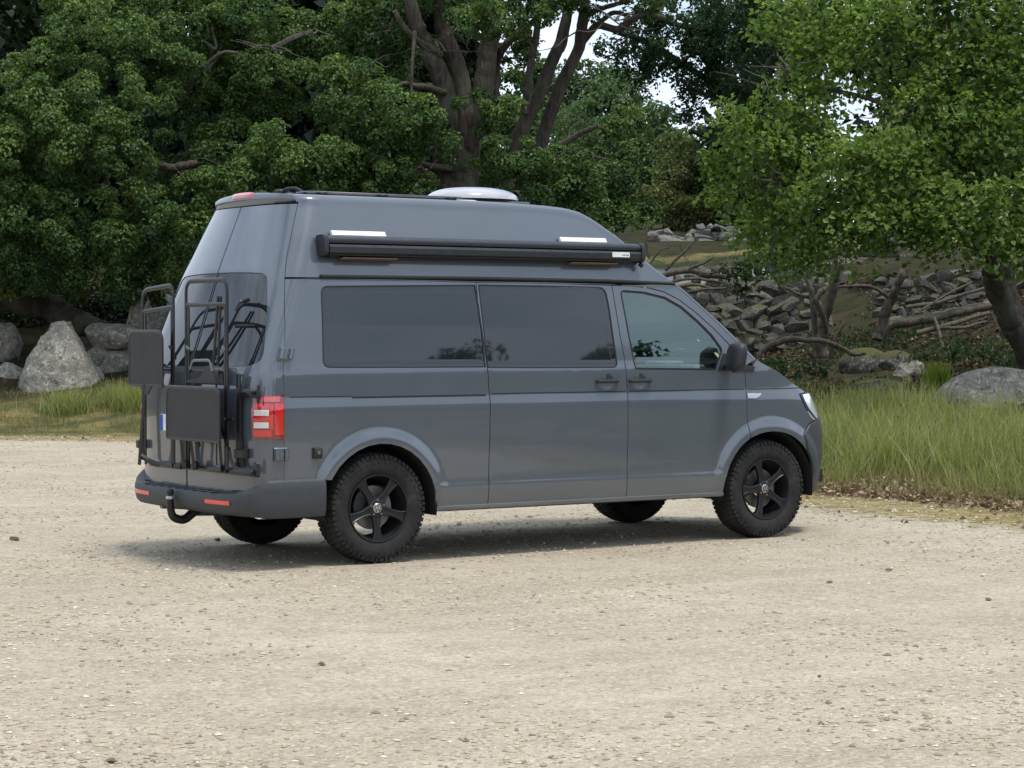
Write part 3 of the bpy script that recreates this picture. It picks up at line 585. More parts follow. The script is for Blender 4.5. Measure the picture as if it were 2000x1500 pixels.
boulder(1985, 39, (1.3, 1., 1.0), 32, 'grey boulder beside the hazel trunk', M_ROCK, up=.5)

# ------------------------------------------------------------------ dry stone walls
def wall(label, *bands):
    o = empty('stone_wall', tuple(ground_at(bands[0]['x0'], bands[0]['D'])), label, 'wall'); org = Vector(o.location)
    k = 0
    for b in bands: k += stones_px(o, b['top'], b['base'], b['x0'], b['x1'], b['D'], b['size'], b.get('mat', M_WALL), seed=b['seed'], cap=min(b.get('cap', 290), 295-k), fall=.25)
    for c in o.children: c.location = Vector(c.location)-org
    return o
wall('tumbled dry stone wall between the van bonnet and the first dead tree', dict(top=[(1340, 590), (1390, 585), (1430, 590), (1470, 562), (1520, 590), (1570, 560), (1600, 600)], base=[(1340, 680), (1450, 690), (1600, 690)], x0=1345, x1=1600, D=37.5, size=.175, seed=1))
wall('upper dry stone wall running behind the dead trees', dict(top=[(1300, 545), (1345, 540), (1400, 528), (1470, 540), (1530, 530), (1560, 525), (1640, 530), (1760, 560)], base=[(1300, 590), (1400, 592), (1560, 592), (1760, 592)], x0=1310, x1=1760, D=41.5, size=.24, seed=2))
wall('stone heap sloping up behind the fallen log', dict(top=[(1690, 590), (1730, 545), (1780, 555), (1830, 545), (1900, 540), (2010, 530)], base=[(1690, 625), (1800, 640), (1900, 630), (2010, 620)], x0=1695, x1=2010, D=37, size=.19, seed=3))
wall('pale boulder ridge beyond the path, left of the hazel', dict(top=[(1250, 466), (1290, 452), (1330, 462), (1370, 442), (1420, 448), (1470, 462), (1560, 478)], base=[(1250, 486), (1400, 490), (1560, 505)], x0=1255, x1=1560, D=58, size=.24, mat=M_FARROCK, seed=4))
wall('stone wall along the far side of the path under the hazel', dict(top=[(1480, 500), (1560, 500), (1700, 495), (2010, 500)], base=[(1480, 535), (1700, 545), (2010, 545)], x0=1490, x1=2010, D=44, size=.36, seed=6))

# ------------------------------------------------------------------ dead wood
def deadwood(name, lines, label, cat, mat=None, seed=0, n=9, part=None):
    p0 = at(*lines[0][0][:3]); o = empty(name, tuple(p0), label, cat)
    sc_ = {'dead tree': .66, 'brush pile': .5}.get(cat, .78); lines = [[(a, b, c, d*sc_) for a, b, c, d in l] for l in lines]; limbs(o, part or 'trunk', lines[:1], mat or M_DEAD, seed, n, .06)
    for k, l in enumerate(lines[1:]): limbs(o, 'branch', [l], mat or M_DEAD, seed+k+1, 8, .06)
    return o
deadwood('dead_tree', [[(1608, 712, 33.6, .20), (1606, 670, 33.6, .16), (1616, 610, 33.5, .13), (1626, 560, 33.4, .12), (1636, 515, 33.3, .09)], [(1600, 690, 33.4, .09), (1592, 640, 33.3, .08), (1588, 590, 33.2, .07), (1580, 555, 33.2, .06), (1560, 520, 33.2, .04), (1545, 500, 33.2, .03)],
      [(1612, 650, 33.3, .07), (1606, 615, 33.1, .07), (1594, 590, 33, .07), (1602, 572, 33, .07), (1616, 562, 33, .05)], [(1590, 585, 33.3, .04), (1560, 575, 33.2, .035), (1530, 560, 33.1, .02)], [(1620, 700, 33.4, .05), (1632, 660, 33.3, .045), (1650, 630, 33.3, .03)], [(1596, 705, 33.3, .05), (1580, 690, 33.2, .04), (1570, 670, 33.2, .03)]],
      'twisted grey dead tree with forked bare stems, nearer the van', 'dead tree', seed=50)
deadwood('dead_tree', [[(1716, 668, 34, .16), (1722, 630, 34, .12), (1738, 590, 33.9, .11), (1752, 555, 33.8, .10), (1768, 520, 33.8, .08)], [(1740, 585, 33.9, .05), (1700, 560, 33.8, .04), (1640, 560, 33.8, .03)], [(1728, 668, 33.9, .06), (1736, 640, 33.8, .05), (1745, 625, 33.8, .03)]],
      'leaning dead trunk between the first dead tree and the fallen log', 'dead tree', seed=60)
deadwood('fallen_log', [[(1725, 638, 34.2, .12), (1780, 628, 34.3, .11), (1850, 614, 34.6, .09), (1945, 592, 35, .10)], [(1790, 650, 33.8, .05), (1850, 635, 34, .05), (1930, 612, 34.4, .04)], [(1770, 600, 34.2, .04), (1830, 590, 34.4, .04), (1930, 560, 34.8, .03)], [(1800, 605, 34.2, .025), (1860, 570, 34.4, .02), (1900, 550, 34.6, .015)], [(1825, 620, 34, .03), (1835, 650, 33.6, .03), (1842, 680, 33.3, .02)], [(1820, 640, 33.9, .03), (1880, 640, 34, .03), (1925, 628, 34.2, .02)]],
      'stripped fallen log lying on the bank under the hazel', 'log', seed=70, part='log')
deadwood('bent_branch', [[(1478, 697, 30.8, .05), (1500, 676, 30.9, .055), (1540, 662, 31, .055), (1590, 664, 31.1, .05), (1640, 678, 31.2, .045), (1668, 692, 31.2, .04), (1692, 690, 31.2, .025)]], 'long bent branch arching over the grass behind the bonnet', 'branch', seed=80, part='branch')
rb = np.random.default_rng(9)
deadwood('brush_pile', [[(1290, 540, 36.5, .10), (1340, 528, 36.4, .10), (1400, 540, 36.4, .09), (1470, 532, 36.3, .06)], [(1300, 528, 36.3, .05), (1330, 498, 36.2, .045), (1356, 470, 36.2, .03)], [(1345, 526, 36.3, .05), (1385, 508, 36.2, .04), (1392, 498, 36.2, .03)], [(1385, 537, 36.3, .045), (1412, 520, 36.2, .04), (1425, 500, 36.2, .02)], [(1270, 515, 36.4, .03), (1290, 490, 36.3, .03), (1310, 482, 36.3, .02)],
      [(1300, 552, 36.2, .05), (1350, 545, 36.1, .05), (1410, 552, 36.1, .04)], [(1310, 562, 36.1, .05), (1360, 556, 36, .05), (1400, 566, 36, .04)], [(1330, 575, 36, .05), (1370, 566, 35.9, .05), (1420, 562, 35.9, .03)], [(1268, 505, 36.4, .05), (1262, 470, 36.4, .04), (1266, 430, 36.4, .03)]] +
      twigs([(1310, 520), (1350, 515), (1400, 530), (1440, 530), (1290, 500)], rb, 12, 36.2, (30, 70), .02, -1), 'heap of dark dead branches beside the top of the windscreen', 'brush pile', M_TWIG, seed=90)
# ------------------------------------------------------------------ bushes, broom, undergrowth
def bush(label, cl, mat, seed, name='bush', **kw):
    o = empty(name, tuple(ground_at(cl[0][0], cl[0][2])), label, 'bush'); crown(o, cl, mat, seed=seed, name='foliage', **kw); return o
bush('dark green nettle patch under the bent branch', [(1500, 715, 30.6, 26), (1540, 722, 30.5, 28), (1580, 715, 30.6, 26), (1620, 725, 30.6, 22)], M_UNDER, 61, dens=20, nl=10, sr=.13, ln=.09, asp=.5, squash=.6)
bush('dark bracken under the hazel, right of the moss-capped rock', [(1830, 690, 32.4, 30), (1870, 680, 32.4, 34), (1910, 690, 32.2, 34), (1950, 695, 32, 34), (1790, 705, 32.4, 24), (1990, 700, 31.8, 34)], M_UNDER, 62, dens=20, nl=10, sr=.14, ln=.1, asp=.4, squash=.55)
bush('leafy sapling hanging over the upper wall beside the brush pile', [(1440, 545, 36, 26), (1470, 535, 36, 28), (1455, 560, 36, 22), (1490, 520, 36, 26)], M_UNDER, 63, dens=16, nl=11, sr=.16, ln=.1, asp=.7)
def blades(P, h, lean, wid, r, seg=3, curl=.5):
    n = len(P); a = r.uniform(0, 6.283, n); dr = np.stack([np.cos(a), np.sin(a), 0*a], 1); b = a+math.pi/2+r.normal(0, .6, n); sd = np.stack([np.cos(b), np.sin(b), 0*b], 1)
    V = np.zeros((n, 2*seg+1, 3))
    for k in range(seg+1):
        t = k/seg; c = P+np.array([0, 0, 1.])*(h*t*(1-.25*curl*t*lean))[:, None]+dr*(h*lean*(t**1.7))[:, None]
        if k < seg:
            wv = sd*(wid*(1-t*.75)*.5)[:, None]; V[:, 2*k] = c-wv; V[:, 2*k+1] = c+wv
        else: V[:, 2*seg] = c
    i = np.arange(n)[:, None]*(2*seg+1); F = []
    for k in range(seg-1): F += [i+[2*k, 2*k+1, 2*k+3], i+[2*k, 2*k+3, 2*k+2]]
    F.append(i+[2*seg-2, 2*seg-1, 2*seg]); return V.reshape(-1, 3), np.concatenate(F), 2*seg+1
def grass_obj(name, P, h, lean, wid, tone, mat, r, label=None, kind='stuff', parent=None, seg=3, cat=None):
    V, F, k = blades(P, h, lean, wid, r, seg)
    if parent is not None: V = V-np.array(parent.location)
    me = mesh_np(name, V, F, mat); me.attributes.new('tone', 'FLOAT', 'POINT').data.foreach_set('value', np.repeat(tone, k).astype(np.float32))
    return tag(link(name, me, parent), label, cat, None, kind)
M_GRASS = leaf_mat('tall_grass', (.12, .145, .046), (.30, .315, .118), (.52, .47, .28), .48, .6)
M_DRY = leaf_mat('dry_grass', (.12, .11, .04), (.24, .20, .085), (.36, .30, .16), .35, .7)
M_BROOM = leaf_mat('broom_stems', (.12, .17, .02), (.22, .28, .035), (.32, .36, .06), .4)
def broom():
    r = np.random.default_rng(5); b = ground_at(1832, ground_px(1832, 768)); o = empty('broom_shrub', tuple(b), 'bright yellow-green broom shrub standing left of the long lichened boulder', 'shrub')
    n = 420; P = b+np.stack([r.normal(0, .07, n), r.normal(0, .07, n), 0*np.arange(n)-.02], 1)
    grass_obj('stems', P, r.uniform(.22, .50, n), r.uniform(.05, .45, n), np.full(n, .016), r.random(n), M_BROOM, r, kind=None, parent=o)
broom()
def scatter(r, n, x0, x1, y0, y1, s0, s1, dens=None):
    x = r.uniform(x0, x1, n); y = r.uniform(y0, y1, n); s = edge_s(x, y); k = (s > s0) & (s < s1)
    if dens is not None: k &= r.random(n) < dens(x, y, s)
    x, y, s = x[k], y[k], s[k]; return np.stack([x, y, G(x, y)-.01], 1), s
def grasses():
    r = np.random.default_rng(15)
    # tall grass in front of the van
    P, s = scatter(r, 250000, 6, 16, -8, 11, .15, 5.6, lambda x, y, s: np.clip(.28+1.1*wob(x, y, .42, 12, 3), .05, 1)*np.clip(s/.7, .12, 1)*np.clip((5.8-s)/1.0, 0, 1))
    n = len(P); cl = wob(P[:, 0], P[:, 1], .8, 9); far = np.clip((s-3.4)/2, 0, 1)
    h = r.uniform(.26, .62, n)*(1+.42*cl)*(1-.45*far)*np.clip(.35+s/1.3, 0, 1); st = r.random(n) < .05; h *= r.uniform(.75, 1.25, n); h[st] *= 1.3
    tone = np.clip(r.normal(.38, .20, n)+.34*wob(P[:, 0], P[:, 1], .8, 14)+.15*far, 0, 1); tone[st] = r.uniform(.75, 1, st.sum())
    grass_obj('tall_grass', P, h, r.uniform(.05, .8, n)*(1+.4*wob(P[:, 0], P[:, 1], .5, 21)), np.where(st, .006, r.uniform(.007, .014, n)), tone, M_GRASS, r, 'tall green meadow grass growing along the gravel in front of the van')
    # dry stems low in it
    P, s = scatter(r, 26000, 6, 11, -8, 8, -.1, 1.6); n = len(P)
    grass_obj('dry_grass', P, r.uniform(.08, .32, n), r.uniform(.3, 1.3, n), np.full(n, .007), r.random(n), M_DRY, r, 'dead straw-coloured stems at the foot of the tall grass')
    # short turf: verge and the end of the lot on the left
    P, s = scatter(r, 300000, -6, 24, -9, 34, -1.6, 6.5, lambda x, y, s: np.clip(.62+s*.36, .03, 1)*np.clip(.5+.6*wob(x, y, .7, 4, 3), 0, 1)); n = len(P)
    tone = np.clip(r.normal(.45, .2, n)+.3*wob(P[:, 0], P[:, 1], 1.2, 6), 0, 1)
    grass_obj('short_turf', P, r.uniform(.03, .14, n)*(1+.4*wob(P[:, 0], P[:, 1], .6, 3))*np.clip(.45+.5*s, .25, 1), r.uniform(.2, 1., n), np.full(n, .012), tone, M_DRY, r, 'short yellowing turf along the edge of the gravel', seg=2)
    P, s = scatter(r, 90000, -6, 24, -9, 34, .3, 9., lambda x, y, s: np.clip(wob(x, y, .9, 8, 3)*.8, 0, 1)); n = len(P)
    grass_obj('green_turf', P, r.uniform(.05, .2, n), r.uniform(.2, .8, n), np.full(n, .012), np.clip(r.normal(.3, .2, n), 0, 1), M_GRASS, r, 'green grass tussocks scattered over the bank', seg=2)
    for px, D, lab in ((130, 37.2, 'bright green grass tuft in front of the pointed boulder'), (235, 37.8, 'grass tuft just left of the left folding rack'), (268, 37.3, 'small grass tuft behind the post of the left folding rack')):
        b = ground_at(px, D); o = empty('grass_tuft', tuple(b), lab, 'grass tuft'); m = 900
        P = b+np.stack([r.normal(0, .2, m), r.normal(0, .2, m), np.full(m, -.02)], 1); P[:, 2] = G(P[:, 0], P[:, 1])-.01
        grass_obj('blades', P, r.uniform(.2, .5, m), r.uniform(.2, .9, m), np.full(m, .012), np.clip(r.normal(.4, .2, m), 0, 1), M_GRASS, r, kind=None, parent=o)
    # fallen leaves
    P, s = scatter(r, 52000, 5.6, 9, -9, 7, -.40, 1., lambda x, y, s: np.exp(-((s-.30)/.42)**2)); n = len(P); P[:, 2] += r.uniform(.012, .07, n)
    A = nrm(r.normal(size=(n, 3))*np.array([1, 1, .35])); Nn = nrm(r.normal(size=(n, 3))*.8+np.array([0, 0, .8]))
    l_ = r.uniform(.035, .085, n); V, F, tn = leaf_cloud(P, A, Nn, l_, l_*.58, r.random(n), .35)
    m = leaf_mat('fallen_leaves', (.085, .048, .028), (.27, .175, .11), (.62, .50, .38), .1, .7)
    me = mesh_np('fallen_leaves', V, F, m); me.attributes.new('tone', 'FLOAT', 'POINT').data.foreach_set('value', tn.astype(np.float32))
    tag(link('fallen_leaves', me), 'drift of dry brown oak leaves between gravel and tall grass', kind='stuff')
    P, s = scatter(r, 1500, 2, 9, -9, 20, -1.8, .2); n = len(P); P[:, 2] += r.uniform(.01, .03, n)
    A = nrm(r.normal(size=(n, 3))*np.array([1, 1, .2])); Nn = nrm(r.normal(size=(n, 3))*.5+np.array([0, 0, .8])); l_ = r.uniform(.03, .07, n)
    V, F, tn = leaf_cloud(P, A, Nn, l_, l_*.6, r.random(n), .5); me = mesh_np('leaf_scraps', V, F, m); me.attributes.new('tone', 'FLOAT', 'POINT').data.foreach_set('value', tn.astype(np.float32))
    tag(link('leaf_scraps', me), 'odd dry leaves lying on the mossy edge of the gravel', kind='stuff')
grasses()
def pebble_mat():
    t = NT('pebbles'); g = t.n('NewGeometry').outputs['Random Per Island']
    c = t.ramp(g, [(0, (.22, .18, .135)), (.25, (.37, .302, .222)), (.6, (.46, .382, .285)), (.93, (.56, .475, .36)), (1, (.68, .62, .53))])
    t.pbr(c, .85, spec=.2); return t.m
M_PEB = pebble_mat()
def pebbles():
    r = np.random.default_rng(19); n = 110000
    D = 7+27*r.random(n)**1.35; px = r.uniform(-260, 2260, n); X = CAM[None]+D[:, None]*(FW+RT*((px-1000)/FPX)[:, None]); x, y = X[:, 0], X[:, 1]; s = edge_s(x, y)
    k = (s < .35) & (r.random(n) < np.clip(.3+.8*wob(x, y, 1.1, 11, 4)+.5*(s > -2.4), .05, 1)); x, y, D = x[k], y[k], D[k]; n = len(x)
    sz = .003+.009*r.random(n)**4*1.6+.0012*np.maximum(D-8, 0)*.35*r.random(n); sz[r.random(n) < .002] *= 1.8; cl_ = r.random(n) < .06; sz[cl_] = r.uniform(.006, .014, cl_.sum())
    O = np.array([[1, 0, 0], [-1, 0, 0], [0, 1, 0], [0, -1, 0], [0, 0, 1], [0, 0, -1.]]); f = np.array([[0, 2, 4], [2, 1, 4], [1, 3, 4], [3, 0, 4], [2, 0, 5], [1, 2, 5], [3, 1, 5], [0, 3, 5]])
    a = r.uniform(0, 6.28, n); V = O[None]*r.uniform(.6, 1.35, (n, 6, 1))*(sz[:, None]*np.stack([r.uniform(.8, 1.5, n), r.uniform(.7, 1.1, n), np.where(cl_, r.uniform(.22, .42, n), r.uniform(.35, .75, n))], 1))[:, None]
    c_, s_ = np.cos(a)[:, None], np.sin(a)[:, None]; V = np.stack([V[..., 0]*c_-V[..., 1]*s_, V[..., 0]*s_+V[..., 1]*c_, V[..., 2]], -1)+np.stack([x, y, G(x, y)+sz*.15], 1)[:, None]
    F = (np.arange(n)[:, None, None]*6+f[None]).reshape(-1, 3)
    tag(link('gravel', mesh_np('gravel', V.reshape(-1, 3), F, M_PEB)), 'loose pale gravel and pebbles strewn over the car park', kind='stuff')
    va = stone_variants(rock_mat('lot_stones', (.20, .17, .14), (.34, .30, .25), .2, 0., 9.), 14)
    for q, (px_, py_, d, lab) in enumerate(((886, 1113, .05, 'brown stone on the gravel below the middle of the van'), (1736, 1116, .075, 'largest brown stone on the open gravel at the right'), (1620, 1137, .06, 'flat dark stone left of the largest stone on the right'), (425, 1057, .09, 'pointed dark stone beside the rear left wheel'),
            (470, 1098, .07, 'pale stone just in front of the rear wheels shadow'), (630, 1302, .06, 'dark stone on the open gravel at the lower left'), (1930, 1173, .06, 'brown stone near the right edge of the gravel'), (220, 1488, .07, 'pale chip at the bottom left of the gravel'), (1600, 1324, .04, 'small stone on the bare lower right gravel'), (28, 1058, .12, 'white flat stone at the left picture edge'))):
        p = at(px_, py_, 10.); dr = p-CAM; t_ = -CAM[2]/dr[2]; p = CAM+dr*t_
        o = link('loose_stone', va[q]); o.location = (p[0], p[1], float(G(p[0], p[1]))+d*.16); d *= .62; o.scale = (d*1.3, d, d*.6); o.rotation_euler = (0, 0, q*1.3); tag(o, lab, 'stone', 'larger stones lying on the gravel')
pebbles()
def litter():
    r = np.random.default_rng(23); P, s = scatter(r, 110000, 9, 27, -6, 22, 3.6, 13, lambda x, y, s: np.clip(.5+.6*wob(x, y, 1.2, 13, 3), 0, 1)); n = len(P); P[:, 2] += r.uniform(.01, .05, n)
    A = nrm(r.normal(size=(n, 3))*np.array([1, 1, .3])); Nn = nrm(r.normal(size=(n, 3))*.7+np.array([0, 0, .8])); l_ = r.uniform(.05, .12, n)
    V, F, tn = leaf_cloud(P, A, Nn, l_, l_*.6, r.random(n), .5); me = mesh_np('leaf_litter', V, F, leaf_mat('leaf_litter', (.03, .02, .012), (.10, .062, .035), (.24, .17, .11), .1, .8))
    me.attributes.new('tone', 'FLOAT', 'POINT').data.foreach_set('value', tn.astype(np.float32)); tag(link('leaf_litter', me), 'brown leaf litter covering the shaded bank', kind='stuff')
    P, s = scatter(r, 150000, 9, 27, -6, 22, 3.8, 11, lambda x, y, s: np.clip(.15+wob(x, y, 1.0, 17, 3)*1.2, 0, 1)); n = len(P); P[:, 2] += r.uniform(0, .16, n)
    A = nrm(r.normal(size=(n, 3))+np.array([0, 0, .5])); Nn = nrm(r.normal(size=(n, 3))*.6+np.array([0, 0, .8])); l_ = r.uniform(.04, .09, n)
    V, F, tn = leaf_cloud(P, A, Nn, l_, l_*.5, np.clip(r.normal(.35, .25, n), 0, 1), .3); me = mesh_np('undergrowth', V, F, M_UNDER)
    me.attributes.new('tone', 'FLOAT', 'POINT').data.foreach_set('value', tn.astype(np.float32)); tag(link('undergrowth', me), 'low dark undergrowth and moss on the bank under the trees', kind='stuff')
litter()

# ------------------------------------------------------------------ van body surface
def _tab(kn, sm=0.012):
    z=np.arange(0,3.0,.004); k=np.array(kn,float)
    v=np.interp(z,k[:,0],k[:,1]); n=max(1,int(sm/.004)); g=np.exp(-.5*(np.arange(-3*n,3*n+1)/n)**2); g/=g.sum()
    vp=np.concatenate([v[0]+(v[1]-v[0])*np.arange(-3*n,0), v, v[-1]+(v[-1]-v[-2])*np.arange(1,3*n+1)])
    return z,np.convolve(vp,g,'valid')
_W=_tab([(0,.90),(.34,.925),(.40,.940),(.505,.951),(.53,.944),(.80,.951),(1.055,.953),(1.135,.9395),(1.30,.9345),(1.335,.925),(1.60,.892),(1.90,.845),(1.93,.838),(2.2,.752),(2.45,.655),(3,.45)])
_R=_tab([(0,-.97),(.5,-.975),(1.0,-.985),(1.22,-.972),(1.32,-.955),(1.98,-.735),(2.43,-.555),(3,-.3)],.03)
_F=_tab([(0,4.18),(.35,4.25),(.6,4.305),(.8,4.30),(.95,4.25),(1.08,4.16),(1.2,4.08),(3,3.6)],.03)
X0=3.2; DR=.30; LR=1.2; LF=1.6; NR=5.; NF=3.15
def wz(z): return np.interp(z,*_W)
def rz(z): return np.interp(z,*_R)
def fz(z): return np.interp(z,*_F)
def xs(z): return rz(z)+DR
def nrz(z): return np.interp(z,[1.3,2.1],[5.,3.8])
def _se(phi,n):
    s,c=np.sin(phi),np.cos(phi); k=(np.abs(s)**n+np.abs(c)**n)**(-1/n)
    return s*k,c*k
def S(a,z):
    """body surface, right side: a=0 start of rear corner, a<0 round the rear, large a round the nose"""
    a=np.asarray(a,float);z=np.asarray(z,float)
    w=wz(z);x_s=xs(z)
    x=x_s+a;y=-w+0*a
    ph=np.clip(-a/LR,0,1)*np.pi/2
    sx,cy=_se(ph,nrz(z))
    rear=a<0
    x=np.where(rear,x_s-DR*sx+.04*cy*cy*(sx>0)*sx,x); y=np.where(rear,-w*cy,y)
    pf=np.clip((x_s+a-X0)/LF,0,1)*np.pi/2
    fx,fy=_se(pf,NF)
    fr=(x_s+a)>X0
    x=np.where(fr,X0+(fz(z)-X0)*fx,x); y=np.where(fr,-w*fy,y)
    return np.stack([x,y,z+0*a],-1)
def N(a,z):
    e=2e-3
    da=S(a+e,z)-S(a-e,z); dz=S(a,z+e)-S(a,z-e)
    n=np.cross(da,dz); return n/np.linalg.norm(n,axis=-1,keepdims=True)
PAN={'quarter':[(-0.484,1.915),(0.35,1.915),(0.834,1.914),(1.294,1.909),(1.338,1.77),(1.397,1.628),(1.455,1.493),(1.505,1.379),(1.542,1.255),(1.559,1.13),(1.565,1.024),(1.561,0.846),(1.551,0.668),(1.545,0.357),(1.327,0.349),(1.153,0.342),(1.109,0.39),(1.098,0.476),(1.071,0.557),(1.029,0.632),(0.973,0.696),(0.904,0.748),(0.827,0.785),(0.744,0.805),(0.658,0.809),(0.572,0.796),(0.491,0.766),(0.416,0.721),(0.352,0.663),(0.3,0.593),(0.292,0.578),(0.119,0.585),(-0.151,0.591),(-0.141,0.886),(-0.139,1.154),(-0.228,1.389),(-0.418,1.725)],'slide':[(1.294,1.909),(1.594,1.91),(2.034,1.908),(2.466,1.902),(2.541,1.724),(2.62,1.538),(2.702,1.372),(2.739,1.242),(2.754,1.112),(2.757,1.001),(2.756,0.816),(2.747,0.631),(2.742,0.355),(2.323,0.357),(1.925,0.356),(1.545,0.357),(1.551,0.668),(1.561,0.846),(1.565,1.024),(1.559,1.13),(1.542,1.255),(1.505,1.379),(1.455,1.493),(1.397,1.628),(1.338,1.77)],'fdoor':[(2.466,1.902),(2.652,1.897),(2.795,1.887),(2.952,1.858),(3.108,1.799),(3.286,1.705),(3.483,1.584),(3.658,1.465),(3.789,1.369),(3.837,1.307),(3.854,1.211),(3.864,1.096),(3.869,0.981),(3.873,0.865),(3.883,0.765),(3.87,0.756),(3.838,0.737),(3.808,0.715),(3.78,0.691),(3.754,0.665),(3.73,0.636),(3.708,0.606),(3.689,0.574),(3.673,0.54),(3.66,0.505),(3.65,0.47),(3.643,0.433),(3.64,0.397),(3.639,0.36),(3.25,0.357),(2.742,0.355),(2.747,0.631),(2.756,0.816),(2.757,1.001),(2.754,1.112),(2.739,1.242),(2.702,1.372),(2.62,1.538),(2.541,1.724)],'hoodline':[(3.969,1.356),(4.103,1.305),(4.258,1.246),(4.412,1.169),(4.555,1.099)],'fender':[(3.883,0.765),(3.873,0.865),(3.869,0.981),(3.864,1.096),(3.854,1.211),(3.837,1.307),(3.923,1.31),(3.969,1.356),(4.103,1.305),(4.258,1.246),(4.412,1.169),(4.555,1.099),(4.444,1.086),(4.457,1.023),(4.487,0.954),(4.527,0.901),(4.563,0.88),(4.476,0.855),(4.385,0.78),(4.411,0.655),(4.369,0.699),(4.32,0.737),(4.267,0.768),(4.209,0.791),(4.149,0.805),(4.087,0.81),(4.025,0.806),(3.964,0.794),(3.905,0.773)],'headlight':[(4.444,1.086),(4.457,1.023),(4.487,0.954),(4.527,0.901),(4.563,0.88),(4.8,0.92),(4.95,0.96),(5.0,1.06),(4.85,1.09)],'win1':[(0.09,1.822),(0.088,1.84),(0.093,1.853),(0.106,1.861),(0.125,1.864),(0.679,1.875),(1.286,1.886),(1.351,1.735),(1.422,1.557),(1.508,1.322),(0.853,1.324),(0.282,1.329),(0.258,1.332),(0.239,1.341),(0.225,1.356),(0.216,1.377)],'win2':[(1.319,1.888),(1.861,1.887),(2.342,1.883),(2.371,1.88),(2.396,1.87),(2.415,1.854),(2.43,1.832),(2.473,1.742),(2.547,1.557),(2.637,1.346),(2.639,1.33),(2.634,1.318),(2.621,1.312),(2.602,1.31),(2.08,1.312),(1.534,1.318),(1.457,1.521),(1.376,1.735)],'winf':[(2.568,1.836),(2.566,1.846),(2.568,1.852),(2.575,1.856),(2.586,1.857),(2.76,1.849),(2.966,1.813),(3.133,1.746),(3.31,1.641),(3.47,1.534),(3.571,1.446),(3.581,1.436),(3.587,1.426),(3.589,1.416),(3.589,1.405),(3.559,1.287),(3.182,1.294),(2.819,1.3),(2.694,1.557)],'tri':[(3.608,1.404),(3.71,1.388),(3.822,1.319),(3.947,1.303),(3.933,1.264),(3.579,1.279)],'tail':[(-0.582,1.055),(-0.56,1.109),(-0.554,1.121),(-0.544,1.13),(-0.53,1.137),(-0.513,1.141),(-0.444,1.149),(-0.16,1.148),(-0.158,0.863),(-0.547,0.864),(-0.558,0.865),(-0.567,0.869),(-0.572,0.875),(-0.573,0.884)],'rail':[(-0.484,1.915),(1.164,1.926),(2.485,1.925)],'pillar':[(-0.484,1.915),(0.35,1.915),(0.834,1.914),(1.293,1.911),(1.856,1.911),(2.461,1.906),(2.652,1.897),(2.795,1.887),(2.952,1.858),(3.108,1.799),(3.286,1.705),(3.483,1.584),(3.658,1.465),(3.789,1.369),(3.837,1.307),(3.945,1.353),(3.726,1.492),(3.495,1.641),(3.271,1.778),(3.132,1.864),(3.052,1.905),(2.488,1.91),(1.593,1.913),(0.751,1.917),(0.152,1.919)],'gapup':[(-0.485,1.919),(-0.506,2.067),(-0.509,2.241),(-0.497,2.427)],'rwin':[(-1.185,1.968),(-1.0,1.968),(-0.8,1.962),(-0.7,1.955),(-0.655,1.93),(-0.64,1.89),(-0.593,1.725),(-0.533,1.422),(-0.545,1.375),(-0.617,1.341),(-0.752,1.33),(-1.0,1.328),(-1.185,1.328)],'rdoor':[(-0.151,0.591),(-0.141,0.886),(-0.139,1.154),(-0.228,1.389),(-0.418,1.725),(-0.485,1.919),(-0.506,2.067),(-0.509,2.241),(-0.497,2.427),(-0.7,2.428),(-0.95,2.428),(-1.192,2.428),(-1.192,2.2),(-1.192,1.9),(-1.192,1.5),(-1.192,1.2),(-1.192,0.9),(-1.192,0.5),(-0.9,0.5),(-0.6,0.5),(-0.35,0.56),(-0.2,0.591)],'apil':[(3.052,1.905),(3.132,1.864),(3.271,1.778),(3.495,1.641),(3.726,1.492),(3.945,1.353)],'badge':[(3.87,1.103),(4.019,1.101),(3.994,1.079),(3.955,1.064),(3.877,1.065)],'fbump':[(4.384,0.776),(4.475,0.851),(4.562,0.876),(4.8,0.915),(4.95,0.94),(5.3,0.94),(5.75,0.94),(5.75,0.6),(5.75,0.34),(5.3,0.33),(4.9,0.33),(4.55,0.33),(4.507,0.345),(4.509,0.391),(4.505,0.438),(4.496,0.483),(4.483,0.528),(4.465,0.571),(4.443,0.611),(4.416,0.649)]}
# ------------------------------------------------------------------ camper van (x forward, y towards its left side)
def paint_mat():
    t = NT('grey_paint'); c = t.co(); n = t.noise(c, 2.3, 5, .6); fl = t.noise(c, 900, 2)
    col = t.mix(t.ramp(n, [(.3, 0), (.7, 1)]), (.076, .092, .114), (.085, .102, .126))
    sz = t.n('SeparateXYZ'); t.l(c, sz.inputs[0]); d = t.math('ADD', sz.outputs[2], t.math('MULTIPLY', t.noise(c, 4, 6, .7), .5))
    dust = t.ramp(d, [(.50, .40), (.98, .02)]); col = t.mix(dust, col, (.13, .122, .105))
    t.pbr(col, t.ramp(dust, [(0, .32), (.5, .5)]), .12, coat=.9, spec=.4, bump=t.bump(t.noise(c, 1.3, 2), .012, .05)); return t.m
M_PAINT = paint_mat()
M_PLASTIC = simple('grey_plastic', (.040, .045, .052), .55, bump=.2, sc=30)
M_BLACK = simple('black_metal', (.010, .0105, .012), .34, bump=.05)
M_BLACKP = simple('black_plastic', (.014, .015, .017), .5, bump=.1)
M_RUBBER = simple('seal_rubber', (.008, .008, .009), .7)
M_DARK = simple('dark_underside', (.012, .012, .012), .8)
M_WHITE = simple('sky_sheen_aluminium', (.80, .81, .82), .3)  # white base colour carries the sky sheen of the awning plates
M_SILVER = simple('silver', (.62, .63, .65), .28, .8)
M_STEEL = simple('dull_steel', (.20, .20, .205), .45, .8)
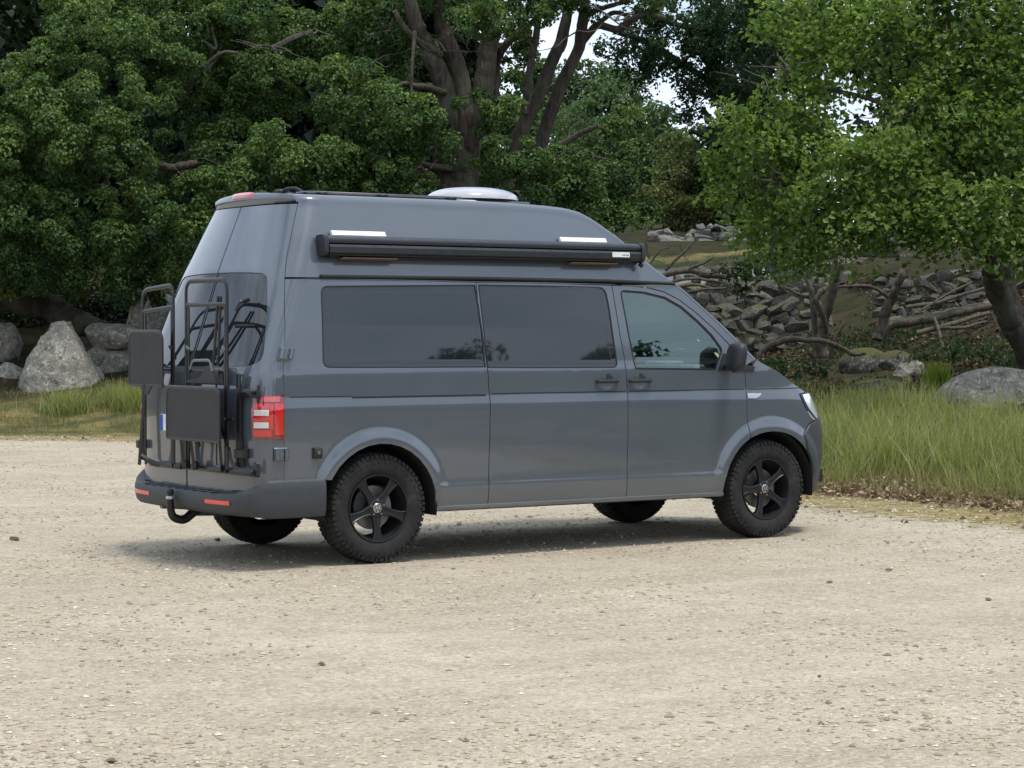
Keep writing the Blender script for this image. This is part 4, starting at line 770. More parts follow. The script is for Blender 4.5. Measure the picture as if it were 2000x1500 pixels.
M_BROWNGLINT = simple('brown_glint', (.13, .085, .06), .45)
M_CASE = simple('awning_anthracite', (.026, .030, .038), .36, bump=.04, sc=20)
M_CABIN = simple('cabin_grey', (.10, .115, .12), .7)
M_CABDARK = simple('cabin_black', (.014, .015, .017), .55)
M_REDL = simple('red_lens', (.55, .012, .014), .12, coat=1)
M_REDD = simple('dark_red_lens', (.22, .006, .010), .12, coat=1)
M_REDR = simple('red_reflector', (.75, .055, .03), .2, coat=.6)
M_PINK = simple('pale_red_lens', (.55, .07, .07), .18, coat=1)
M_CLEAR = simple('clear_lens', (.62, .58, .54), .15, coat=1)
M_LAMP = simple('lamp_glass', (.74, .78, .80), .10, .25, coat=1)
M_PLATEW = simple('plate_white', (.75, .76, .76), .4); M_BLUE = simple('plate_blue', (.02, .07, .42), .4)
def tyre_mat():
    t = NT('dusty_rubber'); c = t.co(); n = t.noise(c, 6, 6, .65)
    t.pbr(t.ramp(n, [(.35, (.016, .016, .017)), (.60, (.034, .033, .031)), (.78, (.085, .077, .065))]), .85, bump=t.bump(t.noise(c, 70, 3), .3, .004), spec=.25); return t.m
M_TYRE = tyre_mat(); M_RIM = simple('black_alloy', (.013, .014, .016), .38, .2)
def dark_glass():
    t = NT('privacy_glass'); c = t.co(); n = t.noise(c, .8, 3)
    t.pbr(t.ramp(n, [(.3, (.010, .013, .015)), (.7, (.013, .017, .019))]), .02, ior=1.74, spec=.5, bump=t.bump(n, .006, .05)); return t.m
M_PRIV = dark_glass()
def clear_glass(name, tint, ior):
    t = NT(name); f = t.n('Fresnel'); f.inputs[0].default_value = ior; tr = t.n('BsdfTransparent'); n = t.noise(t.co(), 2, 3)
    t.l(t.ramp(n, [(.3, tint), (.7, tuple(x*.97 for x in tint))]), tr.inputs[0]); g = t.n('BsdfGlossy'); g.inputs['Roughness'].default_value = .01; g.inputs['Color'].default_value = (.82, 1, .93, 1)
    m = t.n('MixShader'); t.l(f.outputs[0], m.inputs[0]); t.l(tr.outputs[0], m.inputs[1]); t.l(g.outputs[0], m.inputs[2]); t.l(m.outputs[0], t.out.inputs[0]); return t.m
M_GLASS = clear_glass('cab_glass', (.80, .93, .88), 2.35)
M_DOME = simple('skylight_plastic', (.45, .44, .45), .12, coat=1)

M_BORDER = simple('glass_border_grey', (.055, .065, .07), .2)
van = empty('camper_van', (0, 0, 0), 'dark grey high-roof camper van parked on the gravel, folding racks on its rear doors', 'van')

ARCH = .435
def flare(a, z):
    x = xs(z)+a; o = 0.
    for cx in (0., 3.4):
        rr = np.hypot(x-cx, z-.375); q_ = np.clip((.560-rr)/.095, 0, 1); o = o+.026*q_*q_*(3-2*q_)*np.clip((z-.30)/.25, .35, 1)*(rr < .9)
    return o
def DS(a, z):
    p = S(a, z); p[..., 1] -= flare(a, z); return p
def DN(a, z):
    e = 3e-3; n = np.cross(DS(a+e, z)-DS(a-e, z), DS(a, z+e)-DS(a, z-e)); return n/np.maximum(np.linalg.norm(n, axis=-1, keepdims=True), 1e-9)
def inpoly(P, poly):
    x, y = P[:, 0], P[:, 1]; c = np.zeros(len(P), bool); q = np.array(poly)
    for (x0, y0), (x1, y1) in zip(q, np.roll(q, -1, 0)):
        k = (y0 > y) != (y1 > y); c ^= k & (x < (x1-x0)*(y-y0)/(y1-y0+1e-12)+x0)
    return c
def densify(poly, st=.035):
    out = []
    for p, q in zip(poly, poly[1:]+poly[:1]):
        p, q = np.array(p, float), np.array(q, float); m = max(1, int(math.ceil(np.linalg.norm(q-p)/st)))
        out += [tuple(p+(q-p)*k/m) for k in range(m)]
    return out
def clean(poly):
    o = [poly[0]]
    for p in poly[1:]:
        if math.hypot(p[0]-o[-1][0], p[1]-o[-1][1]) > .002: o.append(p)
    if math.hypot(o[0][0]-o[-1][0], o[0][1]-o[-1][1]) < .002: o.pop()
    return o
def offset(poly, d):
    """grow (d > 0) or shrink a polygon given in surface coordinates"""
    P = np.array(poly, float); ar = .5*np.sum(P[:, 0]*np.roll(P[:, 1], -1)-np.roll(P[:, 0], -1)*P[:, 1]); sg = 1 if ar > 0 else -1
    e = np.roll(P, -1, 0)-P; n = nrm(np.stack([e[:, 1], -e[:, 0]], 1))*sg; m = n+np.roll(n, 1, 0); m = m/np.maximum(np.sum(m*m, 1, keepdims=True)/2, .35)
    return [tuple(p) for p in P+m*d]
def circle(a, z, r, n=20): return [(a+r*math.cos(t), z+r*math.sin(t)) for t in np.linspace(0, 2*math.pi, n, endpoint=False)]
def panel(name, poly, mat, parent, holes=(), off=0., inset=.0035, fl=.016, grid=.05, mirror=None):
    """body panel cut from the surface DS; edges folded inwards so the joints are real gaps"""
    poly = densify(clean(offset(clean(poly), -inset))); holes = [densify(clean(h), .03) for h in holes]
    loops = [poly]+holes; pts = []; ed = []
    for lp in loops:
        b = len(pts); pts += lp; ed += [(b+i, b+(i+1) % len(lp)) for i in range(len(lp))]
    B = np.array(pts); lo, hi = B.min(0), B.max(0)
    gx, gy = np.meshgrid(np.arange(lo[0], hi[0], grid), np.arange(lo[1], hi[1], grid)); Q = np.stack([gx.ravel(), gy.ravel()], 1)
    ex = []
    nc = (np.abs(Q[:, 1]-.508) > .055) & (np.abs(Q[:, 1]-1.095) > .072) & (np.abs(Q[:, 1]-1.318) > .03); Q = Q[nc]
    for cx in (0., 3.4):
        for rr in (.452, .47, .488, .506, .524, .542, .556, .575):
            for t in np.linspace(-.1, 3.24, 84):
                z = .375+rr*math.sin(t); ex.append((cx+rr*math.cos(t)-float(xs(z)), z))
    for z in (.47, .488, .500, .510, .520, .530, .545, 1.04, 1.055, 1.07, 1.12, 1.135, 1.15, 1.30, 1.318, 1.335):
        ex += [(a, z) for a in np.arange(lo[0], hi[0], .035)]
    ex = np.array(ex); ex = ex[(ex[:, 0] > lo[0]) & (ex[:, 0] < hi[0])]; Q = np.vstack([Q, ex]); Q = Q[inpoly(Q, poly)]
    for h in holes: Q = Q[~inpoly(Q, h)]
    if len(Q):
        seg0 = np.array([pts[i] for i, _ in ed]); d = np.full(len(Q), 9.)
        for i in range(0, len(seg0), 64): d = np.minimum(d, np.min(np.linalg.norm(Q[:, None]-seg0[None, i:i+64], axis=2), 1))
        Q = Q[d > .009]; rr_ = np.random.default_rng(1).uniform(-.0004, .0004, Q.shape); Q = Q+rr_
    vv, _, ff, *_ = delaunay_2d_cdt([Vector(p) for p in pts]+[Vector(q) for q in Q], ed, [], 0, 1e-6)
    U = np.array([tuple(v) for v in vv]); T = np.array([tuple(f) for f in ff]); c = U[T].mean(1); k = inpoly(c, poly)
    for h in holes: k &= ~inpoly(c, h)
    T = T[k]; ar = np.cross(U[T[:, 1]]-U[T[:, 0]], U[T[:, 2]]-U[T[:, 0]]); T = T[np.abs(ar) > 1e-9]; ar = ar[np.abs(ar) > 1e-9]; T[ar < 0] = T[ar < 0][:, ::-1]
    N_ = DN(U[:, 0], U[:, 1]); V = DS(U[:, 0], U[:, 1])+N_*off
    # ar > 0 is counter-clockwise in (a, z): x to the right, z up, seen from outside on the right side
    fc = np.cross(V[T[:, 1]]-V[T[:, 0]], V[T[:, 2]]-V[T[:, 0]]); 
    if np.sum(np.sum(fc*N_[T[:, 0]], 1) < 0) > len(T)/2: T = T[:, ::-1]
    E = {}
    for t in T:
        for i in range(3): E[(t[i], t[(i+1) % 3])] = 1
    bd = [(i, j) for (i, j) in E if (j, i) not in E]; b = len(V); FV, FN, FF = [], [], []
    for i, j in bd:
        e = nrm(V[j]-V[i]); nn = nrm(np.cross(e, N_[i])); q = b+len(FV)
        FV += [V[i], V[j], V[j]-N_[j]*fl-nn*.002, V[i]-N_[i]*fl-nn*.002]; FN += [nrm(nn+N_[i]*.8), nrm(nn+N_[j]*.8), nn, nn]; FF.append((q+1, q, q+3, q+2))
    AV = np.vstack([V]+([np.array(FV)] if FV else [])); AN = np.vstack([N_]+([np.array(FN)] if FN else []))
    faces = [tuple(int(i) for i in t) for t in T]+FF
    def mk(sgn, par):
        me = bpy.data.meshes.new(name); v = AV*np.array([1, sgn, 1]); me.from_pydata(v.tolist(), [], faces if sgn > 0 else [f[::-1] for f in faces])
        me.polygons.foreach_set('use_smooth', np.ones(len(me.polygons), bool)); me.update()
        me.normals_split_custom_set_from_vertices((AN*np.array([1, sgn, 1])).tolist()); me.materials.append(mat); return link(name, me, par)
    o = mk(1, parent)
    return (o, mk(-1, mirror)) if mirror is not None else o
def onS(a, z, off=0.): return DS(np.array(a), np.array(z))+DN(np.array(a), np.array(z))*off
def ring(name, poly, wd, mat, parent, off=.0, mirror=None): return panel(name, poly, mat, parent, [offset(clean(poly), -wd)], off, 0, .006, mirror=mirror)
def both(mb_fn, name, mat, pr, pl=None, sharp=38):
    """build on the right side and mirrored on the left"""
    o = mb_fn().build(name, mat, pr, sharp)
    if pl is not None:
        m = mb_fn(); m.v = [(x, -y, z) for x, y, z in m.v]; m.build(name, mat, pl, sharp)
    return o

A = lambda x, z: float(x-xs(z))
HC = [(A(2.0-.105, 1.205), 1.205), (A(2.078+.112, 1.205), 1.205)]      # handle cups: sliding door, front door
# --- panels
q_r, q_l = panel('side_panel', PAN['quarter'], M_PAINT, van, [offset(PAN['win1'][:3]+PAN['win1'][3:], .004)], mirror=van)
sd_r, sd_l = panel('sliding_door', PAN['slide'], M_PAINT, van, [offset(clean(PAN['win2']), .004), circle(*HC[0], .058)], mirror=van)
fd_r, fd_l = panel('front_door', PAN['fdoor'], M_PAINT, van, [offset(clean(PAN['winf']), .010), circle(*HC[1], .058)], mirror=van)
fe_r, fe_l = panel('front_wing', PAN['fender'], M_PAINT, van, mirror=van)
panel('roof_pillar', PAN['pillar'], M_PAINT, van, mirror=van)
rd_r, rd_l = panel('rear_door', PAN['rdoor'], M_PAINT, van, [PAN['rwin']], mirror=van)
fb_r, fb_l = panel('front_bumper', PAN['fbump'], M_PLASTIC, van, off=.012, fl=.03, mirror=van)
for pr, pl, k, mt, dp in ((q_r, q_l, 'win1', M_PRIV, -.003), (sd_r, sd_l, 'win2', M_PRIV, -.003), (fd_r, fd_l, 'winf', M_GLASS, -.007), (rd_r, rd_l, 'rwin', M_PRIV, -.004)):
    pg = clean(PAN[k]); panel('window', pg, mt, pr, off=dp, inset=.004 if k != 'winf' else -.002, fl=.004, mirror=pl)
    ring('window_seal', offset(pg, .006 if k != 'winf' else .012), .009 if k != 'winf' else .017, M_RUBBER, pr, dp+.0035, pl)
    if k in ('win1', 'win2'): ring('glass_border', offset(pg, -.040), .0035, M_BORDER, pr, dp+.0008, pl)
panel('mirror_base', PAN['tri'], M_BLACKP, fd_r, off=.006, inset=0, mirror=fd_l)
panel('headlight', PAN['headlight'], M_LAMP, van, off=.004, inset=.002, mirror=van)
hl = [(4.445, 1.088), (4.458, 1.02), (4.488, .955), (4.545, .905), (4.575, .89), (4.62, .885), (4.56, .925), (4.515, .97), (4.487, 1.03), (4.478, 1.088)]
panel('trim', hl, M_BLACKP, [o for o in van.children if o.name.startswith('headlight')][0], off=.006, inset=0)
bdg = panel('side_badge', PAN['badge'], M_SILVER, fe_r, off=.006, inset=0, mirror=fe_l)
panel('slide_rail', [(A(-.215, 1.118), 1.118), (A(.85, 1.118), 1.118), (A(.85, 1.131), 1.131), (A(-.215, 1.131), 1.131)], M_RUBBER, q_r, off=.0015, inset=0, mirror=q_l)
for x0, x1, pr, pl in ((-.70, -.215, q_r, q_l), (.895, 2.055, sd_r, sd_l), (2.09, 3.165, fd_r, fd_l), (3.2, 3.84, fe_r, fe_l)):
    z0 = 1.131; panel('crease_line', [(A(x0, z0), z0), (A(x1, z0), z0), (A(x1, z0+.006), z0+.006), (A(x0, z0+.006), z0+.006)], M_RUBBER, pr, off=.0028, inset=0, fl=.002, mirror=pl)
# handles with their dished cups
def cup(a, z):
    m = MB(); rows = []
    for r_ in (1., .8, .55, .3, .02): rows.append([onS(a+.058*r_*math.cos(t), z+.058*r_*math.sin(t), -.020*(1-r_**2)-.001) for t in np.linspace(0, 2*math.pi, 21)])
    return m.grid(np.array(rows))
def handle(a, z):
    m = MB(); P = [onS(a+q, z+.004, h) for q, h in ((-.098, .004), (-.085, .026), (-.03, .034), (.04, .034), (.078, .028), (.09, .004))]
    return m.tube(fillet(P, .02), .0135, 8)
for h, pr, pl in ((HC[0], sd_r, sd_l), (HC[1], fd_r, fd_l)):
    both(lambda: cup(*h), 'handle_cup', M_PAINT, pr, pl); both(lambda: handle(*h), 'handle', M_BLACKP, pr, pl)
# tail lamps
tl = clean(PAN['tail'])
tl_r, tl_l = panel('tail_light', tl, M_REDD, van, off=.012, inset=0, fl=.03, mirror=van)
a0, a1, z0, z1 = min(p[0] for p in tl), max(p[0] for p in tl), min(p[1] for p in tl), max(p[1] for p in tl)
def tbox(u0, u1, w0, w1): return [(a0+(a1-a0)*u, z0+(z1-z0)*v) for u, v in ((u0, w0), (u1, w0), (u1, w1), (u0, w1))]
for u0, u1, w0, w1, mt, of, nm in ((.58, .965, .09, .80, M_REDL, .0165, 'brake_lens'), (.05, .46, .68, .80, M_REDL, .0155, 'red_lens'), (.05, .42, .40, .52, M_REDL, .0155, 'red_lens'), (.06, .40, .53, .665, M_CLEAR, .017, 'clear_lens'), (.06, .40, .25, .385, M_CLEAR, .017, 'clear_lens'), (.05, .48, .06, .20, M_REDL, .0155, 'red_lens'), (.25, .80, .84, .965, M_PINK, .0165, 'lens_glint'), (.42, .54, .22, .78, M_REDL, .0155, 'red_lens')):  # the pale top strip is a reflection glint painted as a lens
    panel(nm, tbox(u0, u1, w0, w1), mt, tl_r, off=of, inset=0, fl=.006, grid=.03, mirror=tl_l)
# hinges of the rear doors
for z in (1.415, .763):
    def hinge():
        m = MB(); V = []
        for a in np.linspace(-.345, -.105, 12): V.append([onS(a, z+dz, o_) for dz, o_ in ((-.045, .0), (-.043, .014), (-.036, .02), (.036, .02), (.043, .014), (.045, .0))])
        m.grid(np.array(V))
        for a, r_ in ((-.30, .016), (-.245, .013), (-.135, .015)): m.tube([onS(a, z-.034, .026), onS(a, z+.034, .026)], r_, 10)
        p, q = onS(-.275, z, .022), onS(-.2, z, .022); return m.tube([p, q], .012, 6)
    both(hinge, 'hinge', M_PAINT, rd_r, rd_l)
# small black buffers: rear doors, side
def buf(a, z, wa, wz_, d):
    m = MB(); V = [[onS(a+s*wa*k, z+t*wz_*k, o_) for s, t in ((-1, -1), (1, -1), (1, 1), (-1, 1))] for k, o_ in ((1, 0), (1, d*.8), (.8, d))]
    F = [(i*4+j, i*4+(j+1) % 4, i*4+4+(j+1) % 4, i*4+4+j) for i in range(2) for j in range(4)]+[(8, 9, 10, 11)]
    return m.add([p for r_ in V for p in r_], F)
both(lambda: buf(-.64, .765, .035, .030, .06), 'door_buffer', M_BLACKP, rd_r, rd_l); both(lambda: buf(A(-.487, .762), .762, .032, .036, .025), 'side_marker', M_BLACKP, q_r, q_l)
both(lambda: buf(A(-.487, .766), .766, .013, .013, .029), 'marker_lens', M_STEEL, q_r)
# --- sill, under-floor, wheel housings
def sill():
    m = MB(); V = []
    for x in np.linspace(.44, 2.965, 26):
        a = A(x, .36); V.append([onS(a, z, o_) for z, o_ in ((.375, -.012), (.366, .006), (.350, .010), (.338, .004), (.332, -.02), (.332, -.10))])
    return m.grid(np.array(V))
both(sill, 'sill', M_PAINT, van, van)
m = MB(); m.box((1.72, 0, .37), (2.5, 1.72, .09)); m.box((-.68, 0, .45), (.50, 1.5, .10)); m.box((3.95, 0, .40), (.36, 1.3, .1)); m.box((1.7, 0, .43), (5.2, 1.1, .10)); m.build('floor_pan', M_DARK, van)
m = MB(); m.tube([(0, -.75, .37), (0, .75, .37)], .05); m.tube([(3.4, -.75, .37), (3.4, .75, .37)], .045); m.tube([(-.35, .3, .33), (-.75, .35, .34)], .07, 14); m.tube([(-.75, .35, .34), (-1.0, .36, .36)], .028); m.tube([(-.6, -.55, .40), (-.2, -.62, .34), (.4, -.62, .36)], .03); m.build('axle_and_exhaust', M_STEEL, van)
for cx in (0., 3.4):
    for sg in (-1, 1):
        m = MB(); t = np.linspace(-.15, math.pi+.15, 26)
        m.grid(np.array([[(cx+.445*math.cos(q), sg*y, .375+.445*math.sin(q)) for q in t] for y in (.955 if cx == 0 else .945, .9, .6)])); m.grid(np.array([[(cx+r_*math.cos(q), sg*.6, .375+r_*math.sin(q)) for q in t] for r_ in (.445, .02)]))
        m.build('wheel_housing', M_DARK, van, fix=False)
# inner lining so the body is closed behind its joints
def lining():
    m = MB(); V = []
    for z in (.40, .62, .9, 1.1, 1.28): V.append([DS(np.array(a), np.array(z))-DN(np.array(a), np.array(z))*.045 for a in np.concatenate([np.linspace(-1.19, 0, 24), np.linspace(.1, 3.6, 20)]) if not (z < .9 and (abs(xs(z)+a) < .5 or abs(xs(z)+a-3.4) < .5))] if z >= .9 else [DS(np.array(a), np.array(.9))*np.array([1, 1, 0])+np.array([0, .02, z]) for a in np.concatenate([np.linspace(-1.19, 0, 24), np.linspace(.1, 3.6, 20)])])
    n = min(len(v) for v in V); return m.grid(np.array([v[:n] for v in V if len(v) == n]))
def lining2():
    m = MB(); V = []
    for z in (1.28, 1.5, 1.8, 1.92, 2.2, 2.42): V.append([DS(np.array(a), np.array(z))-DN(np.array(a), np.array(z))*.03 for a in np.concatenate([np.linspace(-1.19, 0, 24), np.linspace(.1, 1.75, 12)])])
    return m.grid(np.array(V))
both(lining2, 'inner_lining', M_CABDARK, van, van)
def lining3():
    m = MB(); return m.grid(np.array([[DS(np.array(a), np.array(z))-DN(np.array(a), np.array(z))*.03 for a in np.concatenate([np.linspace(-1.19, 0, 24), np.linspace(.1, 3.4, 18)])] for z in (.86, 1.0, 1.12, 1.28)]))
both(lining3, 'inner_lining', M_CABDARK, van, van)

# --- high roof
RFE = np.array([(1.05, 2.490), (1.45, 2.486), (1.624, 2.480), (1.758, 2.474), (1.894, 2.462), (2.0, 2.436), (2.08, 2.389), (2.232, 2.271), (2.37, 2.134), (2.516, 1.992), (2.593, 1.918)])
GA = np.array(PAN['gapup'])
def roof():
    m = MB(); nS = 46; zt0 = 2.432; rows = []
    xf = np.concatenate([np.linspace(0, .55, 16), np.linspace(.58, 1, 30)])
    for f in xf:
        xm = -.15+f*(2.590+.15); H = float(np.interp(xm, RFE[:, 0], RFE[:, 1])) if xm > 1.05 else 2.490
        zt = min(zt0, H-.05 if H > 2.05 else 1.925+(H-1.925)*.6); sec = []
        for q in np.linspace(0, 1, 14):
            z = 1.925+(zt-1.925)*q; g = np.interp(z, GA[:, 1], GA[:, 0])+.004; p = S(g+f*(A(2.590, z)-g), z); sec.append(p)
        pe = sec[-1]; yt = -pe[1]
        for q in np.linspace(.15, 1, 8):                        # rolled edge
            t = q*1.45; rr = min(.06, max(H-zt, .004)); sec.append(np.array([pe[0], -(yt-.008*t-rr*(1-math.cos(t))*.9), zt+(H-zt)*math.sin(t)/math.sin(1.45)]))
        ye = -sec[-1][1]
        for q in np.linspace(.12, 1, 10):
            y = ye*(1-q); cr = .030*min(1, max(0, (H-1.95)/.3))
            x = pe[0]; xr_ = x
            if f < .35:
                c = max(0., 1-(y/.66)**2); xr_ = x-.10*c**.6*(1-f/.35)
            if H < 2.46: xr_ = x+.10*(1-(y/max(ye, .1))**2)*min(1, (2.46-H)/.2)
            sec.append(np.array([xr_, -y, H+cr*(1-(y/ye)**2)]))
        rows.append(sec)
    Rw = np.array(rows); Lw = Rw[:, ::-1][:, 1:]*np.array([1, -1, 1]); Wl = np.concatenate([Rw, Lw], 1); m.grid(Wl)
    return m, Wl
m, RW = roof(); rf = m.build('high_roof', M_PAINT, van, 50)
# lip over the rear doors
lip = RW[0, 14:-14]; m = MB()
m.grid(np.array([lip, lip+np.array([-.012, 0, -.012]), lip*np.array([1, 1, 0])+np.stack([np.full(len(lip), -.012), 0*lip[:, 0], 2.436+(lip[:, 2]-2.436)*.35], 1), lip*np.array([1, 1, 0])+np.stack([np.full(len(lip), .0), 0*lip[:, 0], np.full(len(lip), 2.4335)], 1), lip*np.array([1, .98, 0])+np.stack([np.full(len(lip), .06), 0*lip[:, 0], np.full(len(lip), 2.428)], 1)]))
m.build('roof_lip', M_PAINT, rf, 60)
m = MB(); V = []
for y in np.linspace(-.17, .17, 15):
    x = np.interp(-y, -lip[:, 1][::-1] if lip[0, 1] > lip[-1, 1] else -lip[:, 1][::-1], lip[:, 0][::-1]); zt = np.interp(-y, -lip[:, 1][::-1], lip[:, 2][::-1]); e = 1-(abs(y)/.17)**6
    V.append([(x+.02, y, zt-.002), (x-.004, y, zt+.006*e), (x-.018*e-.006, y, zt-.012), (x-.020*e-.004, y, zt-.032), (x-.006, y, zt-.036)])
m.grid(np.array(V)); m.build('brake_light', M_PINK, rf)
def gutter():
    m = MB(); P = []
    for x in np.linspace(-.40, 2.575, 30):
        z = float(np.interp(x, [-.45, .9, 2.0, 2.6], [1.930, 1.934, 1.930, 1.917])); P.append(onS(A(x, z), z, .006))
    return m.tube(P, .0125, 8)
both(gutter, 'roof_seal', M_RUBBER, rf, rf)
# joint between roof and pillar, behind the seal
# roof top: skylight, solar panel, cable glands
m = MB(); V = []
for t in np.linspace(0, 1, 9): V.append([(1.345+.36*math.cos(q)*math.cos(t*math.pi/2)**.7, .31*math.sin(q)*math.cos(t*math.pi/2)**.7, 2.535+.095*math.sin(t*math.pi/2)) for q in np.linspace(0, 2*math.pi, 41)])
m.grid(np.array(V)); sk = m.build('skylight', M_DOME, rf, 60)
m = MB(); m.box((1.345, 0, 2.508), (.66, .56, .024), .01); m.build('skylight_frame', M_STEEL, sk)
m = MB(); m.box((.32, 0, 2.518), (1.25, .96, .012), .004); sp = m.build('solar_panel', simple('solar_black', (.012, .014, .025), .12, coat=1), rf)
m = MB(); m.box((.32, -.484, 2.514), (1.255, .008, .018), .002); m.build('edge_frame', M_STEEL, sp)
for x in (-.20, .28, .84):
    m = MB(); m.box((x, -.51, 2.507), (.07, .05, .022), .006); m.build('panel_foot', M_BLACKP, sp)
for pts_ in ([(-.36, -.2, 2.51), (-.34, -.24, 2.545), (-.30, -.32, 2.55), (-.25, -.38, 2.50)], [(-.42, .05, 2.51), (-.40, .0, 2.54), (-.36, -.05, 2.51)]): MB().tube(fillet(pts_, .03), .013, 8).build('roof_cable', M_BLACKP, rf)
MB().box((-.32, -.16, 2.525), (.10, .05, .05), .01).build('cable_gland', M_BLACKP, rf)

# --- bonnet, windscreen, cab
hood = np.array([S(a, z) for a, z in PAN['hoodline']]); hood = spline(hood, 4); nose = np.array([[3.93, -.76, 1.082]])
def across(edge, fn, n=25):
    V = []
    for p in edge:
        V.append([fn(p, t) for t in np.linspace(1, -1, n)])
    return MB().grid(np.array(V))
he = np.vstack([[3.25, -.90, 1.372], hood, [3.93, -.74, 1.065], [3.99, -.68, 1.02]])
hm = across(he, lambda p, t: (p[0]+(.20*(1-t*t) if p[0] > 3.4 else .16*(1-t*t)), p[1]*t, p[2]+.050*(1-abs(t)**2.4)+.012*(1-t**8)))
hm.build('bonnet', M_PAINT, van, 60)
ap = spline(np.array([S(a, z) for a, z in PAN['apil']]), 4)+np.array([.004, .03, -.004])
across(ap, lambda p, t: (p[0]+.26*(1-t*t), p[1]*t, p[2]+.01*(1-t*t))).build('windscreen', M_GLASS, van, 60)
ed = [tuple(p) for p in spline(np.array([S(a, z) for a, z in PAN['apil']]), 3)+np.array([.0, .018, -.004])]
both(lambda: MB().tube(ed, .022, 8), 'windscreen_pillar', M_PAINT, van, van)
m = MB(); m.grid(np.array([[(4.12+.06*(1-t*t)-.10*t*t, -.62*t, z) for t in np.linspace(1, -1, 13)] for z in (.34, .6, .95, 1.06)])); m.build('grille', M_BLACKP, van, 60)
def mir():
    m = MB(); P = []
    for i in np.linspace(-1, 1, 9):
        for t in np.linspace(0, 2*math.pi, 16, endpoint=False):
            k = (1-abs(i)**3.5)**.4; P.append((2.975+.07*math.cos(t)*k*(1 if math.cos(t) > 0 else .75)+.018*i, -1.075+.095*math.sin(t)*k, 1.378+.118*i))
    return m.hull(P)
mr = both(mir, 'wing_mirror', M_BLACKP, fd_r, fd_l, 50)
both(lambda: MB().box((3.0, -.985, 1.30), (.07, .14, .05), .015), 'mirror_arm', M_BLACKP, fd_r, fd_l)
m = MB(); m.box((3.2, 0, 1.02), (.52, 1.66, .50), .06); m.box((3.12, 0, 1.255), (.60, 1.62, .07), .03); m.build('dashboard', M_CABDARK, van)
m = MB(); m.tube([(2.80+.19*math.sin(t)*.45, .42+.185*math.cos(t), 1.305+.165*math.sin(t)) for t in np.linspace(0, 2*math.pi, 32, endpoint=False)], .015, 8, closed=True); m.tube([(2.80, .24, 1.305), (2.80, .60, 1.305)], .016, 6); m.tube([(2.80, .42, 1.305), (2.75, .42, 1.15)], .02, 6); m.box((2.81, .42, 1.30), (.05, .12, .1), .02); m.tube([(2.82, .42, 1.29), (3.05, .42, 1.2)], .035, 8); m.build('steering_wheel', M_CABDARK, van)
for y in (-.46, .46):
    m = MB(); m.box((2.25, y, .80), (.52, .50, .16), .05); m.box((2.00, y, 1.08), (.14, .48, .56), .05, ry=-.16); m.box((1.935, y, 1.44), (.09, .26, .17), .04, ry=-.12); m.build('front_seat', M_CABDARK, van)
m = MB(); m.box((3.05, -.12, 1.315), (.20, .26, .05), .02); m.box((3.0, -.52, 1.30), (.12, .18, .03), .01); m.build('papers_on_dashboard', M_PLATEW, van)
m = MB(); m.box((1.86, 0, 1.25), (.03, 1.6, 1.2), .01); m.build('cab_curtain', M_CABDARK, van)
m = MB(); m.box((.5, 0, .5), (2.9, 1.5, .04)); m.build('cargo_floor', M_CABDARK, van)

# --- rear bumper with step, reflectors and tow bar
def bumper():
    m = MB(); rows = []
    side = np.array([(-.012, .596), (.010, .592), (.020, .575), (.026, .52), (.026, .45), (.020, .38), (.006, .345), (-.05, .335)])
    back = np.array([(-.02, .500), (.058, .502), (.080, .494), (.090, .465), (.088, .42), (.076, .38), (.05, .355), (-.05, .350)])
    for a in np.concatenate([np.linspace(A(-.43, .5), -.1, 8), np.linspace(-.12, -.72, 20), np.linspace(-.76, -1.2, 8)]):
        k = np.clip((-a-.40)/.32, 0, 1); k = k*k*(3-2*k); c = side+(back-side)*k; o_ = .012+.0*k
        rows.append([S(np.array(a), np.array(.5))*np.array([1, 1, 0])+np.array([0, 0, z])+DN(np.array(a), np.array(.75))*np.array([1, 1, 0])*o for o, z in c])
    return m.grid(np.array(rows))
m = bumper(); n0 = len(m.v); b2 = bumper(); m.add([(x, -y, z) for x, y, z in b2.v], [f[::-1] for f in b2.f]); bp = m.build('rear_bumper', M_PLASTIC, van, 50)
for y in np.linspace(-.52, .52, 9):
    m = MB(); m.box((-1.025, y, .5035), (.05, .075, .006), .002, rz=.5); m.build('step_rib', M_PLASTIC, bp)
for sg in (-1, 1):
    m = MB(); V = []
    for a in np.linspace(-.68, -.87, 10):
        p = S(np.array(a), np.array(.5)); n = DN(np.array(a), np.array(.75)); 
        k = float(np.clip((-a-.30)/.30, 0, 1)); V.append([(p[0]+n[0]*o, sg*(p[1]+n[1]*o), z) for o, z in ((.0875, .452), (.092, .449), (.091, .424), (.086, .421))])
    m.grid(np.array(V)); m.build('reflector', M_REDR, bp)
m = MB(); P = fillet([(-.80, 0, .40), (-.92, 0, .335), (-1.0, 0, .272), (-1.085, 0, .30), (-1.10, 0, .37), (-1.10, 0, .425)], .07, 6); m.tube(P, [.034-.010*i/len(P) for i in range(len(P))], 14); tb = m.build('tow_bar', M_BLACK, van)
m = MB(); m.lathe([(.002, .445), (.012, .447), (.022, .46), (.026, .475), (.020, .49), (.0, .497)], (-1.10, 0, 0), 2, 20); m.build('ball_cap', M_BLACKP, tb)
m = MB(); m.lathe([(.026, .425), (.030, .43), (.030, .445), (.022, .448)], (-1.10, 0, 0), 2, 20); m.build('collar', M_SILVER, tb)
m = MB(); m.box((-1.006, .12, .935), (.012, .46, .115), .004); pl_ = m.build('number_plate', M_PLATEW, rd_l)
m = MB(); m.box((-1.0135, .325, .935), (.004, .044, .112), .001); m.build('blue_band', M_BLUE, pl_)

